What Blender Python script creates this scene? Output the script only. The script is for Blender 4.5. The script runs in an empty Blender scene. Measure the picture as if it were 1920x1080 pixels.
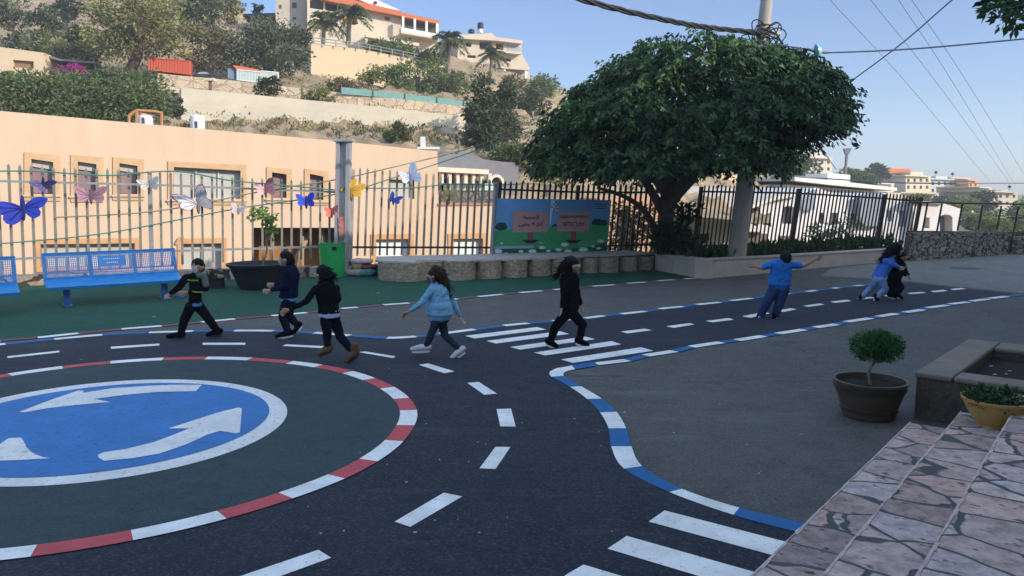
import bpy, bmesh, math, random
import numpy as np
from mathutils import Vector, Matrix, Quaternion
random.seed(7); RNG = np.random.default_rng(7)
S = bpy.context.scene
COL = S.collection
R = math.radians

# ---------------------------------------------------------------- camera, sky, sun, exposure
H = 2.4; FPX = 1500.0; PITCH = math.atan(185/1500.0)
cd = bpy.data.cameras.new('camera'); cam = bpy.data.objects.new('camera', cd); COL.objects.link(cam)
cd.sensor_width = 36; cd.lens = 36*FPX/1920; cd.clip_end = 6000; cd.clip_start = 0.05
cam.location = (0, 0, H); cam.rotation_euler = (math.pi/2-PITCH, 0, 0)
S.camera = cam
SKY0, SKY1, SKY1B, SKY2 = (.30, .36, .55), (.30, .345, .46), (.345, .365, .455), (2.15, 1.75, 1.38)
SUN_AZ = R(120); SUN_EL = R(23)          # azimuth clockwise from +Y
w = bpy.data.worlds.new('World'); S.world = w; w.use_nodes = True
nt = w.node_tree; bg = nt.nodes['Background']; sk = nt.nodes.new('ShaderNodeTexSky')
sk.sky_type = 'NISHITA'; sk.sun_disc = False; sk.sun_elevation = SUN_EL; sk.sun_rotation = SUN_AZ
sk.air_density = 1.0; sk.dust_density = 0.5; sk.ozone_density = 1.6; sk.altitude = 300
# sky tint by height: low band dimmed, overhead light added to fill the yard
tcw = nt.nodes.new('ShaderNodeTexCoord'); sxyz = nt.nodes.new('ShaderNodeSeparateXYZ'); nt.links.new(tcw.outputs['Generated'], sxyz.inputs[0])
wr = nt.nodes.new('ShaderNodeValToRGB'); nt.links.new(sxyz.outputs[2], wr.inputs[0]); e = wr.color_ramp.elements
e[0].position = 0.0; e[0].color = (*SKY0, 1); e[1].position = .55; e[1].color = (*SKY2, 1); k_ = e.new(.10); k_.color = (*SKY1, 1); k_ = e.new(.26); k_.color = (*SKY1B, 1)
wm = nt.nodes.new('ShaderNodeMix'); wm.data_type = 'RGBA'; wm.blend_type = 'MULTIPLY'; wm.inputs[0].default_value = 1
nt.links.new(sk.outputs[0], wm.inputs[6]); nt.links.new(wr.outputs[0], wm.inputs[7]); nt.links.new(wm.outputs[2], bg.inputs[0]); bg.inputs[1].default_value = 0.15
sl = bpy.data.lights.new('sun', 'SUN'); sun = bpy.data.objects.new('sun', sl); COL.objects.link(sun)
sl.energy = 2.3; sl.angle = R(0.5); sl.color = (1, 0.9, 0.76)
SDIR = Vector((math.sin(SUN_AZ)*math.cos(SUN_EL), math.cos(SUN_AZ)*math.cos(SUN_EL), math.sin(SUN_EL)))
sun.rotation_euler = SDIR.to_track_quat('Z', 'Y').to_euler(); sun.location = (30, -30, 40)
S.view_settings.view_transform = 'Standard'; S.view_settings.look = 'None'
S.view_settings.exposure = 1.35; S.view_settings.gamma = 1
S.cycles.max_bounces = 5; S.cycles.transparent_max_bounces = 6; S.cycles.use_denoising = True

# ---------------------------------------------------------------- survey: image measurements to places in the yard
def ray(px, py):
    a = (px-960)/FPX; b = (540-py)/FPX
    return Vector((a, math.cos(PITCH)+b*math.sin(PITCH), -math.sin(PITCH)+b*math.cos(PITCH)))
def G(px, py, z=0.0):
    d = ray(px, py); t = (z-H)/d.z
    return Vector((d.x*t, d.y*t, z))
def D(px, py, Y):
    d = ray(px, py); t = Y/d.y
    return Vector((d.x*t, Y, H+d.z*t))
class Plane:
    def __init__(s, A, B):
        s.A = Vector((A[0], A[1], 0)); s.u = (Vector((B[0], B[1], 0))-s.A).normalized()
        s.n = Vector((s.u.y, -s.u.x, 0))           # towards the viewer when A is left of B
        if s.n.dot(-s.A) < 0: s.n = -s.n
    def __call__(s, px, py, off=0.0):
        d = ray(px, py); o = Vector((0, 0, H)); A = s.A+s.n*off
        t = (A-o).dot(s.n)/d.dot(s.n)
        return o+d*t
def PX(pl, pts, off=0.0): return [pl(x, y, off) for x, y in pts]
def lerp(a, b, t): return a+(b-a)*t
def curve(pts, n=8):
    """Catmull-Rom through points"""
    P = [Vector(p) for p in pts]; out = []
    for i in range(len(P)-1):
        p0 = P[max(i-1, 0)]; p1 = P[i]; p2 = P[i+1]; p3 = P[min(i+2, len(P)-1)]
        for k in range(n):
            t = k/n
            out.append(0.5*((2*p1)+(p2-p0)*t+(2*p0-5*p1+4*p2-p3)*t*t+(3*p1-p0-3*p2+p3)*t**3))
    out.append(P[-1]); return out

# ---------------------------------------------------------------- materials
MATS = {}
def srgb(c):
    return tuple(((v/255)/12.92 if v/255 <= 0.04045 else ((v/255+0.055)/1.055)**2.4) for v in c)
def M(name, c1=(.5, .5, .5), c2=None, scale=4.0, rough=.8, bump=0.0, bscale=None, metal=0.0, detail=6, coords='Object', spec=.3, stretch=None):
    if name in MATS: return MATS[name]
    m = bpy.data.materials.new(name); m.use_nodes = True; t = m.node_tree; b = t.nodes['Principled BSDF']
    b.inputs['Roughness'].default_value = rough; b.inputs['Metallic'].default_value = metal
    b.inputs['Specular IOR Level'].default_value = spec
    tc = t.nodes.new('ShaderNodeTexCoord'); vec = tc.outputs[coords]
    if stretch:
        mp = t.nodes.new('ShaderNodeMapping'); mp.inputs['Scale'].default_value = stretch
        t.links.new(vec, mp.inputs[0]); vec = mp.outputs[0]
    if c2 is None: c2 = tuple(v*0.82 for v in c1)
    n = t.nodes.new('ShaderNodeTexNoise'); n.inputs['Scale'].default_value = scale; n.inputs['Detail'].default_value = detail
    n.inputs['Roughness'].default_value = .65
    t.links.new(vec, n.inputs['Vector'])
    r = t.nodes.new('ShaderNodeValToRGB'); r.color_ramp.elements[0].position = .34; r.color_ramp.elements[1].position = .66
    r.color_ramp.elements[0].color = (*c1, 1); r.color_ramp.elements[1].color = (*c2, 1)
    t.links.new(n.outputs['Fac'], r.inputs[0]); t.links.new(r.outputs[0], b.inputs['Base Color'])
    if bump:
        n2 = t.nodes.new('ShaderNodeTexNoise'); n2.inputs['Scale'].default_value = bscale or scale*6; n2.inputs['Detail'].default_value = 4
        t.links.new(vec, n2.inputs['Vector'])
        bp = t.nodes.new('ShaderNodeBump'); bp.inputs['Strength'].default_value = bump; bp.inputs['Distance'].default_value = .02
        t.links.new(n2.outputs['Fac'], bp.inputs['Height']); t.links.new(bp.outputs[0], b.inputs['Normal'])
    MATS[name] = m; return m
def Mleaf(name, c1, c2, scale=1.2, trans=.25):
    if name in MATS: return MATS[name]
    m = M(name, c1, c2, scale, rough=.55, spec=.25)
    t = m.node_tree; b = t.nodes['Principled BSDF']; out = t.nodes['Material Output']
    tr = t.nodes.new('ShaderNodeBsdfTranslucent'); mx = t.nodes.new('ShaderNodeMixShader'); mx.inputs[0].default_value = trans
    src = b.inputs['Base Color'].links[0].from_socket
    t.links.new(src, tr.inputs[0]); t.links.new(b.outputs[0], mx.inputs[1]); t.links.new(tr.outputs[0], mx.inputs[2])
    t.links.new(mx.outputs[0], out.inputs['Surface']); return m
def Mgrain(name, base, dark, light, big=.35, fine=70, rough=.9, speck=.0, bump=.35, streak=None, crack=0.0):
    """asphalt-like surface: broad patches, fine grain, pale specks, thin cracks"""
    if name in MATS: return MATS[name]
    m = bpy.data.materials.new(name); m.use_nodes = True; t = m.node_tree; L = t.links.new; b = t.nodes['Principled BSDF']
    b.inputs['Roughness'].default_value = rough; b.inputs['Specular IOR Level'].default_value = .25
    tc = t.nodes.new('ShaderNodeTexCoord'); v = tc.outputs['Object']
    def noise(s, d=5, st=None):
        n = t.nodes.new('ShaderNodeTexNoise'); n.inputs['Scale'].default_value = s; n.inputs['Detail'].default_value = d; n.inputs['Roughness'].default_value = .7
        if st:
            mp = t.nodes.new('ShaderNodeMapping'); mp.inputs['Scale'].default_value = st; L(v, mp.inputs[0]); L(mp.outputs[0], n.inputs[0])
        else: L(v, n.inputs[0])
        return n.outputs['Fac']
    def ramp(src, a, c0, bb, c1):
        r = t.nodes.new('ShaderNodeValToRGB'); e = r.color_ramp.elements
        e[0].position = a; e[0].color = (*c0, 1); e[1].position = bb; e[1].color = (*c1, 1); L(src, r.inputs[0]); return r.outputs[0]
    def mix(f, A, B, mode='MIX'):
        x = t.nodes.new('ShaderNodeMix'); x.data_type = 'RGBA'; x.blend_type = mode
        if isinstance(f, float): x.inputs[0].default_value = f
        else: L(f, x.inputs[0])
        for s, i in ((A, 6), (B, 7)):
            if isinstance(s, tuple): x.inputs[i].default_value = (*s, 1)
            else: L(s, x.inputs[i])
        return x.outputs[2]
    c = ramp(noise(big, 6, streak), .35, base, .68, dark)
    c = mix(ramp(noise(big*4.3, 8), .48, (0, 0, 0), .70, (.9, .9, .9)), c, tuple(x*.72 for x in dark))
    c = mix(ramp(noise(big*2.1, 8, (.25, 1.6, 1)), .55, (0, 0, 0), .80, (.7, .7, .7)), c, light)
    c = mix(ramp(noise(9, 6), .45, (0, 0, 0), .75, (.45, .45, .45)), c, tuple(x*1.35 for x in base))
    g = noise(fine, 3)
    c = mix(ramp(g, .52, (0, 0, 0), .72, (1, 1, 1)), c, light)
    c = mix(ramp(noise(fine*.45, 2), .30, (.6, .6, .6), .42, (0, 0, 0)), c, tuple(x*.45 for x in dark))
    if speck:
        vo = t.nodes.new('ShaderNodeTexVoronoi'); vo.inputs['Scale'].default_value = speck; L(v, vo.inputs[0])
        c = mix(ramp(vo.outputs["Distance"], .012, (1, 1, 1), .022, (0, 0, 0)), c, (.42, .42, .42))
    if crack:
        vo = t.nodes.new('ShaderNodeTexVoronoi'); vo.feature = 'DISTANCE_TO_EDGE'; vo.inputs['Scale'].default_value = crack
        ad = t.nodes.new('ShaderNodeVectorMath'); ad.operation = 'MULTIPLY_ADD'; nz = t.nodes.new('ShaderNodeTexNoise'); nz.inputs['Scale'].default_value = 1.5
        L(v, nz.inputs[0]); L(nz.outputs['Color'], ad.inputs[0]); ad.inputs[1].default_value = (1.6, 1.6, 0); L(v, ad.inputs[2]); L(ad.outputs[0], vo.inputs[0])
        c = mix(ramp(vo.outputs['Distance'], .002, (.5, .5, .5), .006, (0, 0, 0)), c, tuple(x*.4 for x in dark))
    L(c, b.inputs['Base Color'])
    bp = t.nodes.new('ShaderNodeBump'); bp.inputs['Strength'].default_value = bump; bp.inputs['Distance'].default_value = .01
    L(g, bp.inputs['Height']); L(bp.outputs[0], b.inputs['Normal'])
    MATS[name] = m; return m
def Mpaint(name, col, under, wear=.6, rough=.75, scale=30):
    """road paint worn through to the asphalt in small flecks"""
    if name in MATS: return MATS[name]
    m = M(name, col, tuple(v*.86 for v in col), 2.2, rough=rough, bump=.2, bscale=60)
    t = m.node_tree; b = t.nodes['Principled BSDF']; src = b.inputs['Base Color'].links[0].from_socket
    n = t.nodes.new('ShaderNodeTexNoise'); n.inputs['Scale'].default_value = scale; n.inputs['Detail'].default_value = 5; n.inputs['Roughness'].default_value = .75
    tc = t.nodes.new('ShaderNodeTexCoord'); t.links.new(tc.outputs['Object'], n.inputs[0])
    r = t.nodes.new('ShaderNodeValToRGB'); r.color_ramp.elements[0].position = wear; r.color_ramp.elements[1].position = wear+.07
    t.links.new(n.outputs['Fac'], r.inputs[0])
    x = t.nodes.new('ShaderNodeMix'); x.data_type = 'RGBA'
    nd = t.nodes.new('ShaderNodeTexNoise'); nd.inputs['Scale'].default_value = 3.1; nd.inputs['Detail'].default_value = 9; nd.inputs['Roughness'].default_value = .7; t.links.new(tc.outputs['Object'], nd.inputs[0])
    rd = t.nodes.new('ShaderNodeValToRGB'); rd.color_ramp.elements[0].position = .42; rd.color_ramp.elements[1].position = .72; rd.color_ramp.elements[1].color = (.5, .5, .5, 1); t.links.new(nd.outputs['Fac'], rd.inputs[0])
    xd = t.nodes.new('ShaderNodeMix'); xd.data_type = 'RGBA'; t.links.new(rd.outputs[0], xd.inputs[0]); t.links.new(src, xd.inputs[6]); xd.inputs[7].default_value = (*[lerp(a_, b_, .6) for a_, b_ in zip(col, under)], 1); src = xd.outputs[2]
    mu = t.nodes.new('ShaderNodeMath'); mu.operation = 'MULTIPLY'; mu.inputs[1].default_value = .85
    t.links.new(r.outputs[0], mu.inputs[0]); t.links.new(mu.outputs[0], x.inputs[0]); t.links.new(src, x.inputs[6]); x.inputs[7].default_value = (*under, 1)
    t.links.new(x.outputs[2], b.inputs['Base Color']); return m
def Mstone(name, cols, grout, scale=2.0, gw=.05, rough=.85, bump=.6, jit=.35, stretch=(1, 1, 1), rand=1.0, rot=0.0):
    """irregular stones in mortar: voronoi cells"""
    if name in MATS: return MATS[name]
    m = bpy.data.materials.new(name); m.use_nodes = True; t = m.node_tree; L = t.links.new; b = t.nodes['Principled BSDF']
    b.inputs['Roughness'].default_value = rough; b.inputs['Specular IOR Level'].default_value = .25
    tc = t.nodes.new('ShaderNodeTexCoord'); mp = t.nodes.new('ShaderNodeMapping'); mp.inputs['Scale'].default_value = stretch
    m0 = t.nodes.new('ShaderNodeMapping'); m0.inputs['Rotation'].default_value = (0, 0, rot); L(tc.outputs['Object'], m0.inputs[0]); L(m0.outputs[0], mp.inputs[0])
    nz = t.nodes.new('ShaderNodeTexNoise'); nz.inputs['Scale'].default_value = 3; L(mp.outputs[0], nz.inputs[0])
    ad = t.nodes.new('ShaderNodeVectorMath'); ad.operation = 'MULTIPLY_ADD'; L(nz.outputs['Color'], ad.inputs[0]); ad.inputs[1].default_value = (jit,)*3; L(mp.outputs[0], ad.inputs[2])
    A = t.nodes.new('ShaderNodeTexVoronoi'); A.feature = 'DISTANCE_TO_EDGE'; B = t.nodes.new('ShaderNodeTexVoronoi')
    for q in (A, B):
        q.inputs['Scale'].default_value = scale; q.inputs['Randomness'].default_value = rand; L(ad.outputs[0], q.inputs[0])
    sp = t.nodes.new('ShaderNodeSeparateColor'); L(B.outputs['Color'], sp.inputs[0])
    r = t.nodes.new('ShaderNodeValToRGB'); e = r.color_ramp.elements
    while len(e) < len(cols): e.new(.5)
    for i, c in enumerate(cols): e[i].position = i/(len(cols)-1); e[i].color = (*c, 1)
    L(sp.outputs[0], r.inputs[0])
    n2 = t.nodes.new('ShaderNodeTexNoise'); n2.inputs['Scale'].default_value = 9; n2.inputs['Detail'].default_value = 8; n2.inputs['Roughness'].default_value = .75; L(tc.outputs['Object'], n2.inputs[0])
    r2 = t.nodes.new('ShaderNodeValToRGB'); r2.color_ramp.elements[0].position = .3; r2.color_ramp.elements[0].color = (.45, .43, .43, 1); r2.color_ramp.elements[1].position = .60; r2.color_ramp.elements[1].color = (1.12, 1.1, 1.1, 1); L(n2.outputs['Fac'], r2.inputs[0])
    mu = t.nodes.new('ShaderNodeMix'); mu.data_type = 'RGBA'; mu.blend_type = 'MULTIPLY'; mu.inputs[0].default_value = 1; L(r.outputs[0], mu.inputs[6]); L(r2.outputs[0], mu.inputs[7])
    n3 = t.nodes.new('ShaderNodeTexNoise'); n3.inputs['Scale'].default_value = 16; n3.inputs['Detail'].default_value = 3; L(mp.outputs[0], n3.inputs[0])
    r4 = t.nodes.new('ShaderNodeValToRGB'); r4.color_ramp.elements[0].position = .31; r4.color_ramp.elements[0].color = (.3, .28, .28, 1); r4.color_ramp.elements[1].position = .38; r4.color_ramp.elements[1].color = (1, 1, 1, 1); L(n3.outputs['Fac'], r4.inputs[0])
    m4 = t.nodes.new('ShaderNodeMix'); m4.data_type = 'RGBA'; m4.blend_type = 'MULTIPLY'; m4.inputs[0].default_value = 1; L(mu.outputs[2], m4.inputs[6]); L(r4.outputs[0], m4.inputs[7]); mu = m4
    r3 = t.nodes.new('ShaderNodeValToRGB'); r3.color_ramp.elements[0].position = gw*.6; r3.color_ramp.elements[1].position = gw; L(A.outputs['Distance'], r3.inputs[0])
    mx = t.nodes.new('ShaderNodeMix'); mx.data_type = 'RGBA'; L(r3.outputs[0], mx.inputs[0]); mx.inputs[6].default_value = (*grout, 1); L(mu.outputs[2], mx.inputs[7])
    L(mx.outputs[2], b.inputs['Base Color'])
    hm = t.nodes.new('ShaderNodeMath'); hm.operation = 'MULTIPLY_ADD'; L(n2.outputs['Fac'], hm.inputs[0]); hm.inputs[1].default_value = .5; L(r3.outputs[0], hm.inputs[2])
    bp = t.nodes.new('ShaderNodeBump'); bp.inputs['Strength'].default_value = bump; bp.inputs['Distance'].default_value = .03
    L(hm.outputs[0], bp.inputs['Height']); L(bp.outputs[0], b.inputs['Normal'])
    MATS[name] = m; return m

# ---------------------------------------------------------------- mesh builder
_ico = {}
def ico(n):
    if n not in _ico:
        b = bmesh.new(); bmesh.ops.create_icosphere(b, subdivisions=n, radius=1)
        b.verts.ensure_lookup_table(); b.verts.index_update()
        _ico[n] = (np.array([v.co[:] for v in b.verts]), [tuple(v.index for v in f.verts) for f in b.faces]); b.free()
    return _ico[n]
class MB:
    def __init__(s): s.v = []; s.f = []; s.fm = []; s.mats = []
    def mi(s, m):
        if m not in s.mats: s.mats.append(m)
        return s.mats.index(m)
    def add(s, vs, fs, m):
        o = len(s.v); k = s.mi(m); s.v.extend([tuple(x) for x in vs])
        for f in fs: s.f.append(tuple(i+o for i in f)); s.fm.append(k)
        return s
    def poly(s, pts, m): return s.add(pts, [tuple(range(len(pts)))], m)
    def prism(s, pts, vec, m):
        n = len(pts); P = [Vector(p) for p in pts]; Q = [p+Vector(vec) for p in P]
        fs = [tuple(range(n)), tuple(range(2*n-1, n-1, -1))]+[(i, i+n, (i+1) % n+n, (i+1) % n) for i in range(n)]
        return s.add(P+Q, fs, m)
    def ob(s, o, u, v, w, m):
        o, u, v, w = map(Vector, (o, u, v, w)); return s.prism([o, o+u, o+u+v, o+v], w, m)
    def box(s, c, size, m, rz=0.0, rot=None):
        hx, hy, hz = [d/2 for d in size]; Q = rot if rot is not None else Matrix.Rotation(rz, 3, 'Z')
        vs = [Vector(c)+Q@Vector((x*hx, y*hy, z*hz)) for x, y, z in ((-1,-1,-1),(1,-1,-1),(1,1,-1),(-1,1,-1),(-1,-1,1),(1,-1,1),(1,1,1),(-1,1,1))]
        return s.add(vs, [(0,3,2,1),(4,5,6,7),(0,1,5,4),(1,2,6,5),(2,3,7,6),(3,0,4,7)], m)
    def tube(s, pts, r, m, n=8, caps=True):
        P = [Vector(p) for p in pts]; k = len(P); rr = r if isinstance(r, (list, tuple)) else [r]*k
        vs = []; prev = None
        for i, p in enumerate(P):
            d = (P[min(i+1, k-1)]-P[max(i-1, 0)]).normalized()
            a = prev if prev is not None else (Vector((0, 0, 1)) if abs(d.z) < .9 else Vector((1, 0, 0)))
            a = (a-d*a.dot(d)).normalized(); bb = d.cross(a); prev = a
            for j in range(n):
                t = 2*math.pi*j/n; vs.append(p+(a*math.cos(t)+bb*math.sin(t))*rr[i])
        fs = [(i*n+j, i*n+(j+1) % n, (i+1)*n+(j+1) % n, (i+1)*n+j) for i in range(k-1) for j in range(n)]
        if caps: fs += [tuple(range(n-1, -1, -1)), tuple(range((k-1)*n, k*n))]
        return s.add(vs, fs, m)
    def lathe(s, prof, c, m, n=24, mseg=None):
        c = Vector(c); vs = [c+Vector((r*math.cos(2*math.pi*j/n), r*math.sin(2*math.pi*j/n), z)) for r, z in prof for j in range(n)]
        k = len(prof)
        for i in range(k-1):
            mm = mseg[i] if mseg else m
            s.add([vs[i*n+j] for j in range(n)]+[vs[(i+1)*n+j] for j in range(n)], [(j, (j+1) % n, n+(j+1) % n, n+j) for j in range(n)], mm)
        return s
    def ball(s, c, r, m, sub=2, rot=None):
        vs, fs = ico(sub); r = (r, r, r) if not isinstance(r, (tuple, list)) else r
        V = vs*np.array(r)
        if rot is not None: V = V@np.array(rot.transposed())
        return s.add((V+np.array(c)).tolist(), fs, m)
    def quads(s, V, m):
        """V: (n,4,3) array"""
        o = len(s.v); k = s.mi(m); n = len(V); s.v.extend(map(tuple, V.reshape(-1, 3).tolist()))
        s.f.extend((o+4*i, o+4*i+1, o+4*i+2, o+4*i+3) for i in range(n)); s.fm.extend([k]*n); return s
    def build(s, name, parent=None, loc=None, smooth=30, merge=False):
        org = Vector((0, 0, 0))
        if parent is not None:
            q = parent
            while q is not None: org = org+Vector(q.location); q = q.parent
        elif loc is not None: org = Vector(loc)
        me = bpy.data.meshes.new(name)
        me.from_pydata((np.array(s.v, dtype=float).reshape(-1, 3)-np.array(org)).tolist(), [], s.f)
        for m in s.mats: me.materials.append(m)
        me.polygons.foreach_set('material_index', s.fm)
        me.update()
        if smooth:
            me.polygons.foreach_set('use_smooth', [True]*len(me.polygons)); me.set_sharp_from_angle(angle=R(smooth))
        o = bpy.data.objects.new(name, me); COL.objects.link(o)
        if parent is not None: o.parent = parent
        elif loc is not None: o.location = org
        return o
def tag(o, label=None, cat=None, group=None, kind=None):
    if label: o['label'] = label
    if cat: o['category'] = cat
    if group: o['group'] = group
    if kind: o['kind'] = kind
    return o
def thing(name, label, cat, loc, group=None):
    o = bpy.data.objects.new(name, None); COL.objects.link(o); o.location = Vector(loc); o.empty_display_size = .2
    return tag(o, label, cat, group)
def struct(o): o['kind'] = 'structure'; return o
def copy_tree(o, parent=None):
    c = o.copy(); COL.objects.link(c); c.parent = parent
    for ch in o.children: copy_tree(ch, c)
    return c
def fixn(o):
    b = bmesh.new(); b.from_mesh(o.data); bmesh.ops.recalc_face_normals(b, faces=b.faces); b.to_mesh(o.data); b.free(); return o
def wall_holes(mb, pl, outer, holes, m, depth, reveal=.25, mrev=None, roofm=None):
    """a wall in plane pl with real window openings and reveals, extruded back into a building body"""
    b = bmesh.new(); es = []
    def loop(pts):
        vs = [b.verts.new(p) for p in pts]
        for i in range(len(vs)): es.append(b.edges.new((vs[i], vs[(i+1) % len(vs)])))
    O = PX(pl, outer); loop(O); HS = [PX(pl, h) for h in holes]
    for h in HS: loop(h)
    bmesh.ops.triangle_fill(b, edges=es, use_beauty=True, normal=pl.n)
    b.verts.index_update(); mb.add([v.co.copy() for v in b.verts], [tuple(v.index for v in f.verts) for f in b.faces], m); b.free()
    back = -pl.n*depth; n = len(O)
    for i in range(n):
        p, q = O[i], O[(i+1) % n]; mb.poly([p, p+back, q+back, q], roofm if (roofm and p.z > H and q.z > H and abs((q-p).normalized().z) < .5) else m)
    mb.poly([p+back for p in reversed(O)], m)
    for h in HS:
        k = len(h); r = -pl.n*reveal
        for i in range(k):
            p, q = h[i], h[(i+1) % k]; mb.poly([p, q, q+r, p+r], mrev or m)
    return HS
def frame(mb, pl, quad, wpx, m, proud=.06, inset=0.0):
    """surround of four strips round a px quad (x0,y0 tl, tr, br, bl)"""
    a = [Vector((x, y, 0)) for x, y in quad]; cx = sum((p.x for p in a))/4; cy = sum((p.y for p in a))/4
    def grow(p): return (p.x+(wpx if p.x > cx else -wpx), p.y+(wpx if p.y > cy else -wpx))
    outq = [grow(p) for p in a]; inq = [(p.x, p.y) for p in a]
    for i in range(4):
        j = (i+1) % 4; q = PX(pl, [outq[i], outq[j], inq[j], inq[i]], .002)
        mb.prism(q, pl.n*proud, m)

# ---------------------------------------------------------------- foliage
def leaf_quads(P, Dn, size, aspect=.5, droop=0.0, rng=RNG):
    """diamond-ish leaf quads at points P (n,3), pointing along Dn (n,3) with jitter"""
    n = len(P); d = Dn+rng.normal(0, .45, (n, 3)); d[:, 2] -= droop
    d /= np.linalg.norm(d, axis=1)[:, None]+1e-9
    a = rng.normal(0, 1, (n, 3)); u = np.cross(d, a); u /= np.linalg.norm(u, axis=1)[:, None]+1e-9
    s = size*rng.uniform(.6, 1.35, n)[:, None]
    t = P+d*s; w = u*s*aspect*.5; mid = P+d*s*.45+np.cross(d, u)*s*.08
    return np.stack([P, mid+w, t, mid-w], 1)
def crown(mbs, c, rad, nclump, per, leaf, mats, seed=1, flat=.6, cl=.28, shape=None, droop=.3, hollow=.35, aspect=.5):
    """leaf clumps through an ellipsoid volume; clumps uneven in size, gaps between"""
    rng = np.random.default_rng(seed); c = np.array(c); rad = np.array(rad)
    cs = []
    while len(cs) < nclump:
        p = rng.uniform(-1, 1, 3); r = np.linalg.norm(p)
        if r > 1 or r < hollow*rng.uniform(.6, 1): continue
        if shape and not shape(p, rng): continue
        cs.append(p)
    for k, p in enumerate(cs):
        n = int(per*rng.uniform(.5, 1.5)); sz = cl*rng.uniform(.6, 1.4)
        q = rng.normal(0, 1, (n, 3)); q /= np.linalg.norm(q, axis=1)[:, None]; q *= rng.uniform(.3, 1, n)[:, None]**.6
        off = q*sz*np.array([1, 1, flat])*rad.mean()
        P = c+p*rad+off; out = off/(np.linalg.norm(off, axis=1)[:, None]+1e-6)*.8+p*.6
        mbs.quads(leaf_quads(P, out, leaf, aspect, droop, rng), mats[int(rng.integers(len(mats)))])
    return mbs
# ================================================================ SETTING: ground, road paint
asph = Mgrain('worn grey asphalt', (.092, .090, .088), (.066, .066, .067), (.18, .178, .175), big=.5, fine=45, speck=1.1, streak=(1, .35, 1), crack=.16)
asphd = Mgrain('fresh dark asphalt paint', (.022, .027, .041), (.014, .017, .026), (.068, .074, .088), big=.6, fine=45, speck=.7)
asphg = Mgrain('dark green island paint', (.034, .058, .064), (.026, .045, .05), (.065, .09, .095), big=.7, fine=60, speck=0)
greenp = Mgrain('green court paint', (.009, .070, .045), (.006, .048, .032), (.022, .10, .068), big=.8, fine=40, speck=.5, streak=(.3, 1.4, 1))
concr = Mgrain('pale concrete apron', (.19, .185, .175), (.145, .14, .135), (.25, .24, .23), big=.5, fine=40, crack=.22)
wht = Mpaint('white road paint', (.84, .84, .83), (.10, .10, .11), .60)
red = Mpaint('red road paint', (.53, .078, .09), (.08, .045, .055), .60)
blu = Mpaint('blue road paint', (.009, .125, .34), (.02, .05, .10), .60)
bluD = Mpaint('blue disc paint', (.035, .175, .46), (.03, .08, .16), .57, scale=16)
wh2 = Mpaint('dusty white paint', (.74, .73, .72), (.28, .29, .31), .57, scale=22)
soil = M('dark soil', (.010, .008, .007), (.026, .020, .016), 14, bump=.8, rough=.95)
drygrass = M('dry hillside grass', (.36, .26, .165), (.17, .135, .08), .6, bump=.6, bscale=3, rough=.95, detail=10)

# fence line (A run along the yard, B run behind the planter), stone wall run
FA0 = D(20, 400, 20.0); FA0.z = 0
def fA(t): return Vector((-12.55+8.63*t, 20+2.6*t, 0))
FB0 = fA(2.0); FB1 = D(1714, 420, 29.0); FB1.z = 0
W0 = G(1703, 490); W1 = G(1890, 478); W2 = W1+(W1-W0)*3.2
FB1 = Vector((W0.x+.05, W0.y+1.4, 0))
# courtyard plateau
yard = [(-60, -30), (70, -30), (70, 24), (W2.x+.6, W2.y+.6), (W1.x, W1.y+.7), (FB1.x+.2, FB1.y+.5), (FB0.x, FB0.y+.6), (fA(0).x-.3, fA(0).y+.5), (fA(-2.5).x-.3, fA(-2.5).y+.5)]
mb = MB(); mb.prism([(x, y, -5) for x, y in yard], (0, 0, 5), asph)
g = fixn(mb.build('ground', smooth=0)); struct(g)
def sheet(name, pts, z, m, thick=.0015):
    mb = MB(); mb.poly([(p[0], p[1], z) for p in pts], m); o = mb.build(name, smooth=0)
    b = bmesh.new(); b.from_mesh(o.data); bmesh.ops.recalc_face_normals(b, faces=b.faces)
    if b.faces and b.faces[0].normal.z < 0: bmesh.ops.reverse_faces(b, faces=b.faces)
    b.to_mesh(o.data); b.free(); return struct(o)
gp = lambda L: [G(x, y) for x, y in L]
# pale concrete apron at the far end of the yard
sheet('pavement', gp([(1560, 503), (1703, 487), (1890, 476), (2300, 470), (2300, 590), (1905, 549), (1800, 538), (1700, 527), (1540, 517)]), .004, concr)
# red/white kerb line that edges the green strip
RW = [(-140, 660), (0, 640), (71, 634), (147, 626), (228, 618), (303, 612), (378, 605), (440, 599), (510, 593), (575, 587), (640, 579.5), (670, 577), (719, 572.5), (767, 569), (810, 565), (858, 561), (897, 557), (942, 552.5), (974, 549.5), (1016, 546), (1038, 544), (1075, 541), (1112, 537.5), (1152, 534.5), (1177, 532), (1210, 529.5), (1232, 527.5), (1264, 525), (1284, 523.5), (1320, 521)]
RWw = gp(RW)
far = [fA(1.75)+Vector((0,-.2,0)), fA(1.2), fA(.5), fA(0), fA(-1.5)]
sheet('green_strip', RWw+gp([(1318, 523), (1228, 508)])[::1]+[(4.0, 25, 0)]+far, .004, greenp)
def band(cl, w, cols, z, name, n=5, start=0):
    """segments along a centre line; cols alternate"""
    mb = MB(); C = [Vector((p[0], p[1], 0)) for p in cl]; dense = curve(C, n)
    L = []; Rr = []
    for i, p in enumerate(dense):
        d = (dense[min(i+1, len(dense)-1)]-dense[max(i-1, 0)]).normalized(); q = Vector((-d.y, d.x, 0))*w/2
        L.append(p+q); Rr.append(p-q)
    for k in range(len(C)-1):
        m = cols[(k+start) % len(cols)]
        for j in range(k*n, k*n+n):
            mb.poly([(Rr[j].x, Rr[j].y, z), (Rr[j+1].x, Rr[j+1].y, z), (L[j+1].x, L[j+1].y, z), (L[j].x, L[j].y, z)], m)
    return struct(mb.build(name, smooth=0))
redF = Mpaint('faded red road paint', (.21, .075, .08), (.08, .06, .06), .5)
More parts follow.
